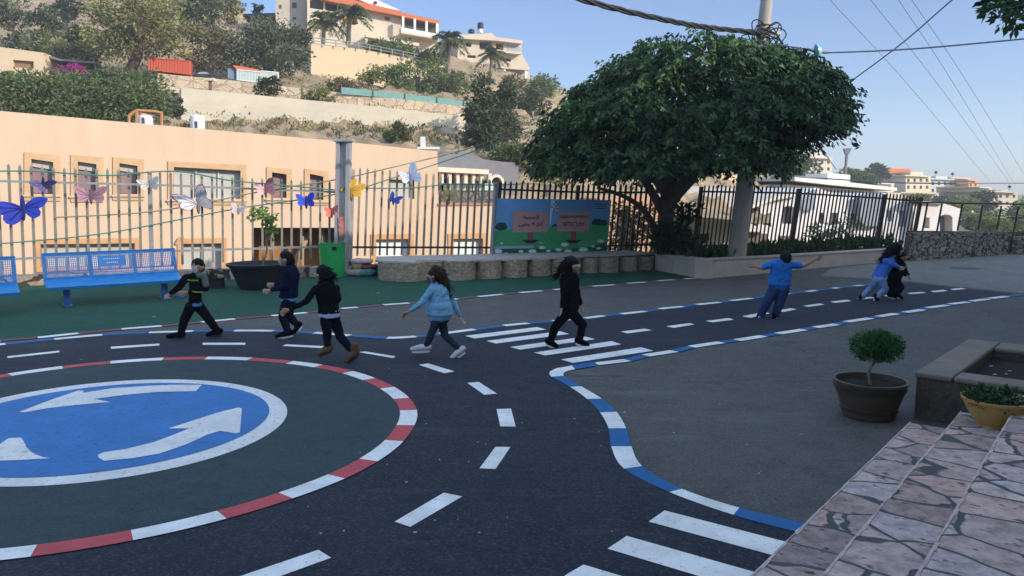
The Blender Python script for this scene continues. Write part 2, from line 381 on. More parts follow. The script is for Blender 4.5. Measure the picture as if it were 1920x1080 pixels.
band(RWw, .17, [redF, redF] if False else [redF, wht], .012, 'red_white_kerb_line', start=1)
# dark road: upper edge line, far end, lower edge line, curve, off frame
UP = [(-420, 690), (-200, 668), (-60, 653), (10, 646), (102, 637), (192, 629), (280, 624.5), (362, 622), (440, 621), (512, 621.5), (590, 625), (656, 630), (726, 634.5), (780, 632), (825, 627), (890, 618.5), (945, 611.5), (991, 607), (1037, 603), (1068, 600), (1097, 597.5), (1132, 593), (1165, 589.5), (1210, 584.5), (1237, 580), (1280, 575.5), (1307, 572), (1349, 567.5), (1371, 564.5), (1409, 560), (1435, 556.5), (1480, 551), (1513, 547.5), (1530, 545), (1562, 541.5), (1572, 540), (1602, 537), (1617, 535.5), (1640, 533.5), (1665, 531.5), (1697, 529)]
LO = [(1060, 690), (1072, 690), (1117, 683.5), (1176, 676.5), (1211, 668), (1264, 659.5), (1297, 651.5), (1352, 643), (1382, 639), (1432, 631), (1459, 626.5), (1507, 619), (1529, 615), (1568, 609), (1587, 604.5), (1632, 597.5), (1647, 594.5), (1680, 589), (1697, 586.5), (1729, 581.5), (1740, 578), (1776, 573), (1782, 571), (1815, 567), (1822, 565.5), (1852, 561.5), (1856, 560.5), (1887, 556.5), (1915, 553)]
CL = [(1034, 708), (1069, 727), (1101, 750), (1125, 775), (1141, 805), (1146, 839), (1170, 881), (1255, 925), (1375, 968), (1490, 999), (1600, 1024)]
CR = [(1057, 706), (1090, 726), (1128, 749), (1156, 774), (1174, 805), (1184, 839), (1204, 876), (1279, 919), (1386, 954.5), (1510, 984), (1620, 1010)]
road = gp(UP)+gp([(1800, 541), (1915, 553)])+gp(LO[::-1][1:-2])+gp([(1050, 694)])+gp(CL)+[Vector((1.2, 2.5, 0)), Vector((-1, -2, 0)), Vector((-14, -2, 0)), Vector((-14, 9, 0))]
sheet('road', road, .008, asphd)
band(gp(UP), .165, [blu, wht], .012, 'blue_white_kerb_line', start=1)
band(gp(LO[2:]), .17, [wht, blu], .012, 'blue_white_kerb_line')
def strip2(Lp, Rp, cols, z, name, n=6, start=0):
    mb = MB(); A = curve(gp(Lp), n); B = curve(gp(Rp), n)
    for k in range(len(Lp)-1):
        for j in range(k*n, k*n+n):
            q = [A[j], A[j+1], B[j+1], B[j]]; mb.poly([(p.x, p.y, z) for p in q], cols[(k+start) % len(cols)])
    o = mb.build(name, smooth=0); return struct(o)
strip2(CL, CR, [blu, wht], .012, 'blue_white_kerb_line')
mb = MB(); c0 = gp([(1117, 679), (1072, 686.5), (1064, 688.5), (1043, 692), (1031, 698), (1030, 703), (1034, 708)]); c1 = gp([(1117, 688), (1078, 694), (1068, 696), (1060, 698.5), (1057, 701), (1056, 703.5), (1057, 706)])
for i in range(6): mb.poly([(p.x, p.y, .0122) for p in (c0[i], c0[i+1], c1[i+1], c1[i])], blu if i < 1 else wht)
struct(mb.build('blue_white_kerb_line', smooth=0))
# roundabout island: ellipse fitted to the painted kerb
OC = np.array([-4.19, 8.06])
def ring_pt(a, r): return Vector((OC[0]+r*math.cos(a)*1.0, OC[1]+r*math.sin(a)*1.0, 0))
outer_px = [(15, 703), (115, 688), (207, 679), (308, 672), (390, 671), (475, 672), (548, 679.5), (608, 685.5), (661, 698), (704, 711), (737, 728), (768, 748), (782, 771), (779, 800), (752, 830), (714, 869), (645, 900), (549, 938), (425, 976), (250, 1017), (57, 1048)]
pa = [];
for x, y in outer_px:
    p = G(x, y); pa.append((math.atan2(p.y-OC[1], p.x-OC[0]), math.hypot(p.x-OC[0], p.y-OC[1])))
ang = np.unwrap([a for a, r in pa]); rad = np.array([r for a, r in pa])
# smooth closed radius: measured ones where seen, mean elsewhere
def rad_at(a):
    lo, hi = ang[-1], ang[0]; a = (a-lo) % (2*math.pi)+lo
    if a <= hi: return float(np.interp(a, ang[::-1], rad[::-1]))
    t = (a-hi)/(2*math.pi-(hi-lo)); return lerp(rad[0], rad[-1], t)
rs = lambda a: sum(rad_at(a+d)*w_ for d, w_ in ((-.16, .2), (-.08, .2), (0, .2), (.08, .2), (.16, .2)))
bounds = list(ang); step = (2*math.pi-(ang[0]-ang[-1])); nn = max(2, 2*round(step/abs(np.mean(np.diff(ang)))/2)); 
bounds += [ang[-1]-step*(i+1)/(nn) for i in range(nn)]
sheet('roundabout_island', [ring_pt(a, rs(a)-.01) for a in np.linspace(0, 2*math.pi, 120, endpoint=False)], .012, asphg)
mb = MB()
for k in range(len(bounds)-1):
    m = wht if k % 2 == 0 else red
    aa = np.linspace(bounds[k], bounds[k+1], 7)
    for i in range(6):
        q = [ring_pt(aa[i], rs(aa[i])), ring_pt(aa[i+1], rs(aa[i+1])), ring_pt(aa[i+1], rs(aa[i+1])*.942), ring_pt(aa[i], rs(aa[i])*.942)]
        mb.poly([(p.x, p.y, .016) for p in q], m)
struct(mb.build('red_white_roundabout_ring', smooth=0))
OI = (-4.22, 8.057); tilt = math.atan2(.65, -.76)
def disc(ia, ib, n=96):
    out = []
    for i in range(n):
        t = 2*math.pi*i/n; x, y = ia*math.cos(t), ib*math.sin(t); out.append((OI[0]+x*math.cos(tilt)-y*math.sin(tilt), OI[1]+x*math.sin(tilt)+y*math.cos(tilt)))
    return out
sheet('roundabout_white_ring', disc(1.914, 1.779), .016, wh2); sheet('roundabout_blue_disc', disc(1.678, 1.615), .020, bluD)
q4 = lambda L, ox, oy, k=4: [(ox+x/k, oy+y/k) for x, y in L]
ARR = [q4([(145, 705), (380, 615), (590, 542), (630, 545), (622, 560), (850, 525), (1100, 508), (1300, 500), (1515, 500), (1470, 548), (1200, 553), (950, 575), (705, 607), (830, 630), (600, 650), (350, 678), (190, 708)], 0, 600),
       q4([(740, 1050), (735, 1030), (780, 1010), (950, 985), (1150, 935), (1300, 880), (1420, 830), (1265, 830), (1480, 760), (1650, 705), (1790, 672), (1815, 680), (1800, 860), (1770, 868), (1650, 848), (1550, 880), (1400, 950), (1200, 1020), (1000, 1055), (780, 1075)], 0, 600),
       [(-230, 800), (-190, 806), (-150, 832), (-90, 848), (-40, 846), (0, 837), (17, 826), (40, 825), (46, 834), (50, 843), (60, 853), (78, 861), (94, 864), (25, 868), (-50, 869), (-130, 868), (-90, 862), (-170, 846), (-220, 826)]]
mb = MB()
for a in ARR: mb.poly([(p.x, p.y, .024) for p in gp(a)], wh2)
struct(fixn(mb.build('roundabout_arrows', smooth=0)))
# lane dashes, crossings
DASH = [[(14, 669.5), (111, 659), (112, 662), (14, 673)], [(208, 651.5), (299, 645.5), (299, 649), (208, 655.5)], [(380, 644), (460, 644), (460, 648), (380, 648)], [(529, 650), (537, 647), (610, 650.5), (610, 654.5)],
 [(-120, 689), (-20, 673), (-18, 676.5), (-120, 693)], [(672, 661.5), (685, 660.5), (742, 669.5), (737, 673)], [(785, 685.5), (803, 683), (852, 698), (833, 701.5)], [(876, 719.5), (898, 718), (932, 740), (908, 742)], [(931, 769), (958, 768), (967, 802), (938, 801.5)],
 [(929, 840), (957, 840.5), (929, 882), (899, 880.5)], [(832, 926.5), (867, 933.5), (769, 991), (740, 981)], [(597, 1034), (621, 1049), (470, 1104), (420, 1094)], [(250, 1140), (330, 1140), (120, 1200), (40, 1190)]]
DASH += [[(1164, 623), (1208, 617.5), (1222, 620.5), (1176, 626.5)], [(1249, 613), (1293, 607), (1302, 609.5), (1264, 616)], [(1323, 603), (1366, 597.5), (1376, 600.5), (1336, 605.5)], [(1391, 594), (1432, 586), (1444, 588.5), (1408, 597)], [(1452, 584.5), (1482, 579), (1494, 581), (1470, 586)], [(1505, 574.5), (1537, 570), (1546, 572), (1516, 576.5)], [(1556, 566.5), (1588, 563), (1597, 565.5), (1565, 569)], [(1606, 560.5), (1632, 557.5), (1640, 559.5), (1614, 563)], [(1656, 555), (1682, 552), (1690, 554), (1664, 557)], [(1700, 550.5), (1728, 548.2), (1737, 550), (1708, 552.5)], [(1744, 547), (1769, 544.3), (1777, 546.5), (1752, 549)], [(1781, 542.8), (1803, 540.6), (1811, 542.5), (1788, 545)]]
mb = MB()
for d in DASH: mb.poly([(p.x, p.y, .0124) for p in gp(d)], wht)
struct(fixn(mb.build('lane_dashes', smooth=0)))
Z1 = [[(872, 631), (1007, 614.5), (1024, 619), (890, 636)], [(912, 640.5), (1050, 622.5), (1067, 627.5), (930, 645.5)], [(956, 652), (1097, 632.5), (1116, 637.5), (975, 657)], [(1001, 662.5), (1147, 641), (1165, 647), (1022, 668)], [(1052, 675.5), (1202, 652.5), (1225, 659), (1074, 682)]]
Z2 = [[(1216, 981), (1246, 960), (1500, 1026), (1470, 1050)], [(1139, 1032), (1175, 1008), (1450, 1086), (1405, 1112)], [(1058, 1083), (1094, 1062), (1380, 1148), (1330, 1175)], [(960, 1150), (1000, 1125), (1300, 1215), (1250, 1245)]]
for Z in (Z1, Z2):
    mb = MB()
    for d in Z: mb.poly([(p.x, p.y, .0126) for p in gp(d)], wht)
    struct(fixn(mb.build('zebra_crossing', smooth=0)))
# pebbles and paper scraps on the tarmac
deb = M('pale grit', (.45, .45, .44), (.3, .3, .3), 20)
mb = MB(); rg = random.Random(3)
for i in range(60):
    p = G(rg.uniform(560, 1900), rg.uniform(640, 1060)); s = rg.uniform(.003, .009)
    mb.ball((p.x, p.y, .014), (s*rg.uniform(.8, 2.2), s*rg.uniform(.8, 1.6), .006), deb, 1)
tag(mb.build('grit'), 'pale grit and scraps scattered over the dark tarmac', 'grit', kind='stuff')

# lower ground beyond the plateau, hillside, far ridge
valley = M('scrubby valley floor', (.20, .18, .11), (.09, .11, .05), .05, bump=.4, rough=.95, detail=10)
mb = MB(); mb.poly([(-640, 20, -5.2), (640, 20, -5.2), (640, 640, -5.2), (-640, 640, -5.2)], valley); struct(mb.build('terrain', smooth=0))
def loft(name, rows, xs, m, bump=.4, seed=1, sub=5):
    """terrain sheet through rows of (Y, [(px,py)...])"""
    rg = np.random.default_rng(seed); P = []
    for Y, pts in rows:
        px = [p[0] for p in pts]; py = [p[1] for p in pts]
        P.append([D(x, float(np.interp(x, px, py)), Y) for x in xs])
    dense = []
    for i in range(len(P)-1):
        for k in range(sub):
            t = k/sub; dense.append([a.lerp(b, t)+Vector((0, 0, float(rg.normal(0, bump*.4))))*(1 if 0 < k else .15) for a, b in zip(P[i], P[i+1])])
    dense.append(P[-1]); n = len(xs)
    mb = MB(); mb.add([v for r in dense for v in r], [(i*n+j, i*n+j+1, (i+1)*n+j+1, (i+1)*n+j) for i in range(len(dense)-1) for j in range(n-1)], m)
    return struct(mb.build(name, smooth=80))
HROWS = [(44, [(-500, 330), (0, 300), (400, 330), (800, 360), (1000, 380), (1450, 420)]),
 (50, [(-500, 200), (0, 232), (400, 246), (520, 256), (700, 266), (800, 276), (870, 285), (1000, 320), (1250, 370), (1450, 420)]),
 (58, [(-500, 170), (0, 215), (300, 232), (400, 236), (600, 244), (760, 252), (870, 272), (1000, 300), (1250, 340), (1450, 400)]),
 (60.5, [(-500, 150), (0, 195), (300, 198), (400, 196), (600, 214), (860, 244), (1000, 265), (1250, 320), (1450, 380)]),
 (64, [(-500, 110), (0, 156), (300, 160), (560, 187), (870, 224), (1000, 240), (1250, 310), (1450, 370)]),
 (72, [(-500, 100), (0, 140), (300, 140), (470, 152), (600, 158), (740, 172), (870, 192), (1000, 225), (1250, 300), (1450, 360)]),
 (84, [(-500, 20), (0, 92), (300, 92), (470, 110), (583, 133), (660, 150), (740, 160), (880, 165), (1000, 200), (1250, 290), (1450, 350)]),
 (98, [(-500, -40), (0, 40), (300, 45), (470, 62), (583, 78), (770, 108), (900, 128), (990, 155), (1100, 195), (1250, 275), (1450, 340)]),
 (125, [(-500, -150), (0, -60), (300, -30), (440, 6), (480, 40), (600, 60), (800, 90), (980, 138), (1100, 185), (1250, 270), (1450, 335)]),
 (150, [(-500, -220), (0, -120), (300, -60), (440, 12), (500, 60), (980, 150), (1100, 195), (1250, 285), (1450, 345)])]
loft('hills', HROWS, list(range(-500, 1460, 14)), drygrass, bump=.55, seed=4)
RROWS = [(75, [(1000, 470), (1450, 450), (1900, 445), (2400, 450)]), (110, [(1000, 400), (1450, 395), (1700, 420), (1900, 420), (2400, 430)]), (170, [(1000, 350), (1400, 345), (1500, 350), (1640, 378), (1830, 392), (1900, 393), (2400, 400)]),
 (240, [(1000, 320), (1400, 312), (1500, 318), (1640, 348), (1760, 358), (1850, 368), (1900, 368), (2400, 375)]), (320, [(1000, 330), (1400, 322), (1640, 352), (1850, 366), (2400, 370)])]
loft('hills', RROWS, list(range(1000, 2401, 20)), M('far ridge scrub', (.26, .23, .15), (.10, .13, .06), .08, bump=.3, rough=.95, detail=10), bump=.9, seed=9)
# ================================================================ fences, walls, yard furniture
barm = M('olive grey fence steel', (.19, .178, .145), (.25, .235, .20), 6, rough=.5, metal=.3, spec=.4)
bard = M('dark fence steel', (.030, .028, .027), (.05, .046, .042), 6, rough=.5, metal=.3)
railm = M('galvanised rail steel', (.33, .34, .33), (.24, .25, .25), 5, rough=.45, metal=.4)
def zpx(p, py):
    """height at ground place p that shows at image row py"""
    d = ray(960, py); t = p.y/d.y; return H+d.z*t
def fence(name, label, P0, P1, ztop, zbot, step, lean, m, mp, mr, posts, barw=.056, group=None, over=.22, rails=(.16, .86)):
    """ztop/zbot: functions of t in 0..1"""
    t0 = thing(name, label, 'fence', P0, group)
    L = (P1-P0).length; u = (P1-P0).normalized(); nv = Vector((u.y, -u.x, 0))
    if nv.y > 0: nv = -nv
    ks = sorted(posts)
    for i in range(len(ks)-1):
        mb = MB(); a, b = ks[i], ks[i+1]; n = max(1, round((b-a)*L/step))
        for k in range(1, n):
            t = a+(b-a)*k/n; p = P0.lerp(P1, t); z0, z1 = zbot(t), ztop(t); ln = lean(t)
            q0 = p+Vector((0, 0, z0)); q1 = p+u*ln*(z1-z0)+Vector((0, 0, z1))
            h = barw/2; A = [q0+u*h+nv*h, q0-u*h+nv*h, q0-u*h-nv*h, q0+u*h-nv*h]
            Bq = [x-q0+q1-Vector((0, 0, .05)) for x in A]
            mb.add(A+Bq+[q1+Vector((0, 0, .02))], [(0, 1, 5, 4), (1, 2, 6, 5), (2, 3, 7, 6), (3, 0, 4, 7), (4, 5, 8), (5, 6, 8), (6, 7, 8), (7, 4, 8), (3, 2, 1, 0)], m)
        mb.build('bars', t0, smooth=0)
        for f in rails:
            rb = MB(); e = []
            for t in (a, b):
                z = lerp(zbot(t), ztop(t), f); e.append(P0.lerp(P1, t)+u*lean(t)*(z-zbot(t))+Vector((0, 0, z)))
            s = nv*.03
            rb.prism([e[0]+s+Vector((0, 0, -.028)), e[1]+s+Vector((0, 0, -.028)), e[1]+s+Vector((0, 0, .028)), e[0]+s+Vector((0, 0, .028))], -nv*.06, mr); rb.build('rail', t0, smooth=0)
    for t in ks:
        pb = MB(); p = P0.lerp(P1, t); z0, z1 = zbot(t)-.3, ztop(t)-.05; ln = lean(t)
        q0 = p+Vector((0, 0, z0)); q1 = p+u*ln*(z1-z0)+Vector((0, 0, z1)); h = .05
        A = [q0+u*h+nv*h, q0-u*h+nv*h, q0-u*h-nv*h, q0+u*h-nv*h]; B2 = [x-q0+q1 for x in A]
        pb.add(A+B2, [(0, 1, 5, 4), (1, 2, 6, 5), (2, 3, 7, 6), (3, 0, 4, 7), (4, 5, 6, 7), (3, 2, 1, 0)], mp); pb.build('post', t0, smooth=0)
    return t0
# run A, left of the steel column
TA = lambda px: (lambda a: (12.55+a*20)/(8.63-a*2.6))((px-960)/1500)      # parameter of the run seen at image column
P_ = [(-200, 304), (17, 307), (64, 311), (110, 314.5), (200, 316), (300, 322), (420, 330), (540, 337), (625, 340)]
def zt_of(tbl, run):
    ts = [run(x) for x, y in tbl]; zs = [zpx(fA(t), y) for t, (x, y) in zip(ts, tbl)]
    return ts, zs
tsA, zsA = zt_of(P_, TA); tbA, zbA = zt_of([(-200, 537), (20, 516), (75, 514), (400, 492), (625, 485)], TA)
a0, a1 = -.62, TA(634)
fence('steel_fence', 'olive grey spear-topped steel fence behind the blue benches', fA(a0), fA(a1), lambda t: float(np.interp(lerp(a0, a1, t), tsA, zsA)), lambda t: float(np.interp(lerp(a0, a1, t), tbA, zbA)), .248, lambda t: .03, barm, railm, railm, [0, (TA(-110)-a0)/(a1-a0), (TA(281)-a0)/(a1-a0), 1])
tsB, zsB = zt_of([(650, 314), (673, 314.5), (804, 325), (925, 338), (960, 341), (1060, 344), (1250, 346)], TA); tbB, zbB = zt_of([(650, 480), (760, 478), (925, 478), (1060, 477), (1250, 470)], TA)
b0, b1 = TA(655), TA(924)
fence('steel_fence', 'olive grey steel fence between the steel column and the painted banner', fA(b0), fA(b1), lambda t: float(np.interp(lerp(b0, b1, t), tsB, zsB)), lambda t: float(np.interp(lerp(b0, b1, t), tbB, zbB)), .21, lambda t: .055, barm, railm, bard, [0, 1], rails=(.1,))
c0_, c1_ = TA(926), 2.0
fence('steel_fence', 'dark steel fence running from the banner under the big tree', fA(c0_), fA(c1_), lambda t: float(np.interp(lerp(c0_, c1_, t), tsB, zsB)), lambda t: float(np.interp(lerp(c0_, c1_, t), tbB, zbB)), .175, lambda t: .08, bard, bard, bard, [0, .45, 1], rails=(.1, .88))
def runB(px):
    a = (px-960)/1500; d = FB1-FB0; return (a*FB0.y-FB0.x)/(d.x-a*d.y)
tq = [(1240, 346), (1313, 347), (1400, 348), (1495, 351), (1570, 356), (1650, 362), (1715, 368)]; tb_ = [(1240, 470), (1313, 468), (1495, 466), (1650, 468), (1715, 473)]
zq = [(runB(x), zpx(FB0.lerp(FB1, runB(x)), y)) for x, y in tq]; zb_ = [(runB(x), zpx(FB0.lerp(FB1, runB(x)), y)) for x, y in tb_]
fence('steel_fence', 'dark vertical bar fence in front of the white houses', FB0, FB1, lambda t: float(np.interp(t, *zip(*zq))), lambda t: float(np.interp(t, *zip(*zb_))), .152, lambda t: .10+.05*t, bard, bard, bard, [runB(1300), runB(1480), runB(1640), runB(1708)], barw=.04, rails=(.06, .9))
# low fence on the stone wall
wallm = Mstone('dry rubble stone', [(.20, .18, .16), (.36, .33, .28), (.26, .235, .21), (.44, .40, .34)], (.05, .046, .04), 3.6, .085, bump=1, jit=.5, stretch=(1, 1, 1.5))
t0 = thing('stone_wall', 'low grey rubble stone wall below the open railing', 'wall', W0)
zw0, zw1 = zpx(W0, 436), zpx(W1, 437); back = Vector((.1, .5, 0))
mb = MB(); d2 = W2-W1
for A, B, z0, z1 in ((W0, W1, zw0, zw1),):
    n = 14
    for i in range(n):
        a = A.lerp(B, i/n); b = A.lerp(B, (i+1)/n); za = lerp(z0, z1, i/n)+random.uniform(-.015, .015); off = Vector((0, random.uniform(0, .03), 0))
        mb.prism([a+off+Vector((0, 0, -.3)), b+off+Vector((0, 0, -.3)), b+off+Vector((0, 0, za)), a+off+Vector((0, 0, za))], back-off, wallm)
mb.build('wall_body', t0, smooth=0)
mb = MB(); mb.prism([W1+Vector((.35, .1, -.3)), W2+Vector((0, 0, -.3)), W2+Vector((0, 0, zw1*.55)), W1+Vector((.35, .1, zw1*.8))], back, wallm); mb.build('wall_body', t0, smooth=0)
t0 = thing('railing', 'dark open post and rail fence on top of the rubble wall', 'railing', W0)
W0b, W1b, W2b = W0+back*.5, W1+back*.5, W2+back*.5
for px, top in ((1735, 381), (1762, 382), (1800, 383), (1838, 384), (1873, 386), (1905, 387), (1945, 388), (1990, 389), (2040, 390)):
    a = (px-960)/1500; d = W2b-W0b; t = (a*W0b.y-W0b.x)/(d.x-a*d.y); p = W0b+d*t; zb = zw0-.02 if px < 1885 else .0
    z1 = zpx(p, top); mb = MB(); mb.tube([p+Vector((-.12*(z1-zb), 0, zb)), p+Vector((0, 0, z1))], .035, bard, 6); mb.build('post', t0, smooth=0)
for r0, r1 in ((379, 389), (434, 440)):
    p = W0b; q = W0b+(W2b-W0b)*.9; mb = MB(); mb.tube([p+Vector((0, 0, zpx(p, r0))), q+Vector((0, 0, zpx(q, r1)))], .032, bard, 6); mb.build('rail', t0, smooth=0)
p, q = W1b, W0b+(W2b-W0b)*.9
mb = MB(); mb.tube([p+Vector((0, 0, zpx(p, 408))), q+Vector((0, 0, zpx(q, 410)))], .025, bard, 6); mb.build('rail', t0, smooth=0)
# low stone kerb wall under the left fence
kstone = Mstone('rough field stones', [(.33, .24, .17), (.42, .36, .30), (.25, .20, .17), (.45, .30, .20)], (.045, .04, .035), .8, .05, bump=.9, jit=.4, stretch=(1, 1, 1.3))
t0 = thing('stone_kerb_wall', 'low wall of rough brown field stones under the fence behind the benches', 'wall', fA(0))
for a, b in ((-1.5, -.2), (-.2, .3), (.3, .75), (.75, 1.16)):
    mb = MB(); n = 8
    uu = Vector((8.63, 2.6, 0)).normalized(); nv = Vector((uu.y, -uu.x, 0))
    for i in range(n):
        s0, s1 = lerp(a, b, i/n), lerp(a, b, (i+1)/n); j = random.uniform(-.03, .03)
        p0, p1 = fA(s0)+nv*(.22+j), fA(s1)+nv*(.22+j); z = .27+random.uniform(-.03, .03)
        mb.prism([p0, p1, p1+Vector((0, 0, z)), p0+Vector((0, 0, z))], -nv*(.5+j), kstone)
    fixn(mb.build('stone_course', t0, smooth=0))

# ---------------- planter ledge: rounded stone blocks under a concrete cap, then the smooth planter wall
blockm = Mstone('tan stone block', [(.40, .31, .22), (.46, .37, .27), (.36, .285, .21)], (.24, .195, .15), 7, .04, bump=.9, jit=.3, stretch=(1, 1, 2.2))
capm = M('grey concrete cap', (.44, .41, .38), (.35, .33, .31), 3, bump=.3, rough=.9)
plast = M('planter plaster', (.46, .40, .34), (.36, .32, .275), 1.6, bump=.3, rough=.9)
t0 = thing('block_ledge', 'long ledge of rounded tan stone blocks with grey concrete top below the banner', 'ledge', G(960, 515))
BL = [(705, 780, 524, 529), (782, 836, 524, 523), (838, 894, 526, 524), (896, 944, 523, 521), (946, 992, 521, 519), (994, 1036, 518, 516), (1038, 1092, 516, 513), (1094, 1123, 512.5, 511), (1124, 1163, 511.5, 509.5), (1165, 1197, 509, 507.5), (1198, 1227, 507, 505)]
tops = lambda px: float(np.interp(px, [705, 960, 1228], [489, 484, 477]))
edge = []
for x0, x1, y0, y1 in BL:
    A, B = G(x0, y0), G(x1, y1); u = (B-A); L = u.length; u.normalize(); nv = Vector((u.y, -u.x, 0)); mb = MB()
    prof = []
    for k in range(9):
        t = k/8; prof.append(A+u*L*t+nv*(.26*math.sin(math.pi*t)**.6-.09))
    z = zpx(A.lerp(B, .5), tops((x0+x1)/2))-.05
    pts = [p for p in prof]+[B-nv*.7, A-nv*.7]
    mb.prism([Vector((p.x, p.y, 0)) for p in pts], (0, 0, z), blockm)
    fixn(mb.build('stone_block', t0, smooth=40)); edge += [(A+nv*.02, z), (B+nv*.02, z)]
zc = sum(z for _, z in edge)/len(edge)
mb = MB(); poly = [Vector((p.x, p.y, zc)) for p, z in edge]+[fA(1.85)+Vector((.1, -.1, zc)), fA(TA(700))+Vector((.1, -.1, zc))]
mb.prism(poly, (0, 0, .06), capm); fixn(mb.build('concrete_cap', t0, smooth=0))
t0 = thing('planter_wall', 'smooth beige planter wall around the tree bed', 'planter', G(1318, 523))
PWp = [(1228, 506, 478), (1318, 523, 488.5), (1440, 512, 483), (1550, 501, 476), (1640, 493, 470.5), (1700, 487.5, 467)]
for i in range(len(PWp)-1):
    x0, yb0, yt0 = PWp[i]; x1, yb1, yt1 = PWp[i+1]; A, B = G(x0, yb0), G(x1, yb1); za, zb = zpx(A, yt0), zpx(B, yt1)
    nv = Vector((-(B-A).y, (B-A).x, 0)).normalized()
    mb = MB(); mb.prism([A, B, B+Vector((0, 0, zb)), A+Vector((0, 0, za))], nv*.3, plast); fixn(mb.build('wall_panel', t0, smooth=0))
    mb = MB(); c = [A-nv*.03+Vector((0, 0, za+.002)), B-nv*.03+Vector((0, 0, zb+.002)), B+nv*.33+Vector((0, 0, zb+.002)), A+nv*.33+Vector((0, 0, za+.002))]
    mb.prism(c, (0, 0, .035), capm); fixn(mb.build('coping', t0, smooth=0))
mb = MB(); bed = [(4.4, 23.7), (5.3, 21.8), (9.5, 25.0), (13.3, 27.4), (W0.x, W0.y+1.3), (FB0.x, FB0.y+.3), (fA(1.9).x, fA(1.9).y)]
mb.prism([(x, y, -.05) for x, y in bed], (0, 0, .46), soil); struct(fixn(mb.build('planting_bed_soil', smooth=0)))

# ---------------- ground cover in the bed, shrubs behind it
lf_dk = Mleaf('dark shrub leaf', (.018, .045, .016), (.04, .075, .025)); lf_md = Mleaf('mid green leaf', (.045, .095, .028), (.075, .125, .04)); lf_lt = Mleaf('olive leaf', (.12, .14, .055), (.17, .18, .08))
lf_rd = Mleaf('reddish leaf', (.16, .05, .035), (.10, .07, .04)); wood = M('bark', (.075, .055, .042), (.13, .10, .08), 12, bump=.8, stretch=(3, 3, .5)); wood2 = M('pale bark', (.16, .125, .095), (.24, .19, .15), 10, bump=.6)
mb = MB(); rg = np.random.default_rng(5); pts = []
for i in range(2600):
    t = rg.uniform(0, 1); a = Vector((5.6, 22.3, 0)).lerp(Vector((13.6, 27.9, 0)), t)+Vector((rg.uniform(-1, .4), rg.uniform(0, 2.0), .42+abs(rg.normal(0, .1))))
    pts.append(a[:])
mb.quads(leaf_quads(np.array(pts), np.tile([0, -.1, 1.], (len(pts), 1)), .17, .5), lf_dk)
P2 = np.array(pts[:500])+np.array([0, 0, .05]); mb.quads(leaf_quads(P2, np.tile([0, 0, 1.], (500, 1)), .16, .5), lf_md); mb.quads(leaf_quads(np.array(pts[500:620]), np.tile([0, 0, 1.], (120, 1)), .15, .5), lf_rd)
tag(mb.build('ground_cover', smooth=0), 'low dark ground cover plants in the bed along the planter wall', 'plants', kind='stuff')
def shrub(name, label, c, rad, ncl, per, leaf, mats, seed, stems=4, group=None, cat='shrub', cl=.3, hollow=.2, stemm=None):
    t = thing(name, label, cat, (c[0], c[1], c[2]-rad[2]), group)
    mb = MB(); rr = random.Random(seed)
    for i in range(stems): mb.tube([(c[0]+rr.uniform(-.1, .1)*rad[0], c[1], c[2]-rad[2]*1.15), (c[0]+rr.uniform(-.3, .3)*rad[0], c[1]+rr.uniform(-.2, .2)*rad[1], c[2]-rad[2]*.3), (c[0]+rr.uniform(-.7, .7)*rad[0], c[1]+rr.uniform(-.5, .5)*rad[1], c[2]+rad[2]*.4)], [rad[0]*.05, rad[0]*.035, .01], stemm or wood, 6)
    mb.build('stem', t); mb = MB(); crown([mb], c, rad, ncl, per, leaf, mats, seed, cl=cl, hollow=hollow) if False else crown(mb, c, rad, ncl, per, leaf, mats, seed, cl=cl, hollow=hollow)
    mb.build('crown', t, smooth=0); return t
c = D(1185, 428, 27); shrub('shrub', 'sparse olive shrub behind the fence beside the banner', c, (1.1, .8, 1.0), 60, 30, .13, [lf_lt, lf_md, lf_lt], 3)
c = D(1262, 452, 23.9); shrub('shrub', 'dark leafy shrub at the foot of the big tree', c, (.7, .6, .55), 50, 40, .15, [lf_dk], 8)

# ---------------- big tree
lf_a = Mleaf('big tree leaf dark', (.008, .028, .011), (.018, .048, .016), trans=.15); lf_b = Mleaf('big tree leaf', (.036, .088, .030), (.062, .118, .038), trans=.22); lf_c = Mleaf('big tree leaf yellow', (.12, .13, .03), (.07, .10, .03))
TB = D(1243, 474, 24.5); t0 = thing('shade_tree', 'big umbrella-crowned dark green tree in the planter bed', 'tree', TB)
mb = MB()
def limb(pts, r0, r1, m=wood): 
    c = curve([D(x, y, q-1.1) for x, y, q in pts], 6); n = len(c); mb.tube(c, [lerp(r0, r1, i/(n-1)) for i in range(n)], m, 9)
limb([(1241, 482, 25.6), (1246, 440, 25.6), (1250, 400, 25.6), (1254, 360, 25.6), (1258, 310, 25.7), (1265, 240, 25.8)], .29, .11)
mb.build('trunk', t0)
mb = MB(); limb([(1236, 452, 25.5), (1222, 420, 25.3), (1205, 392, 25.0), (1170, 368, 24.8), (1120, 352, 24.5)], .14, .04); limb([(1250, 410, 25.6), (1228, 370, 25.8), (1200, 330, 26), (1140, 280, 26.2), (1080, 240, 26.4)], .17, .04)
limb([(1252, 385, 25.6), (1285, 340, 25.4), (1330, 290, 25.2), (1400, 230, 25), (1480, 180, 25)], .18, .04); limb([(1254, 365, 25.6), (1240, 310, 26.5), (1220, 220, 27.4), (1210, 140, 28)], .16, .04)
limb([(1255, 350, 25.6), (1300, 310, 26.6), (1370, 260, 27.6), (1450, 230, 28)], .14, .03); limb([(1250, 400, 25.6), (1270, 372, 24.8), (1300, 340, 23.8), (1330, 300, 23)], .12, .03); limb([(1252, 372, 25.6), (1222, 330, 24.6), (1180, 290, 23.6), (1140, 250, 23)], .13, .03)
mb.build('branches', t0)
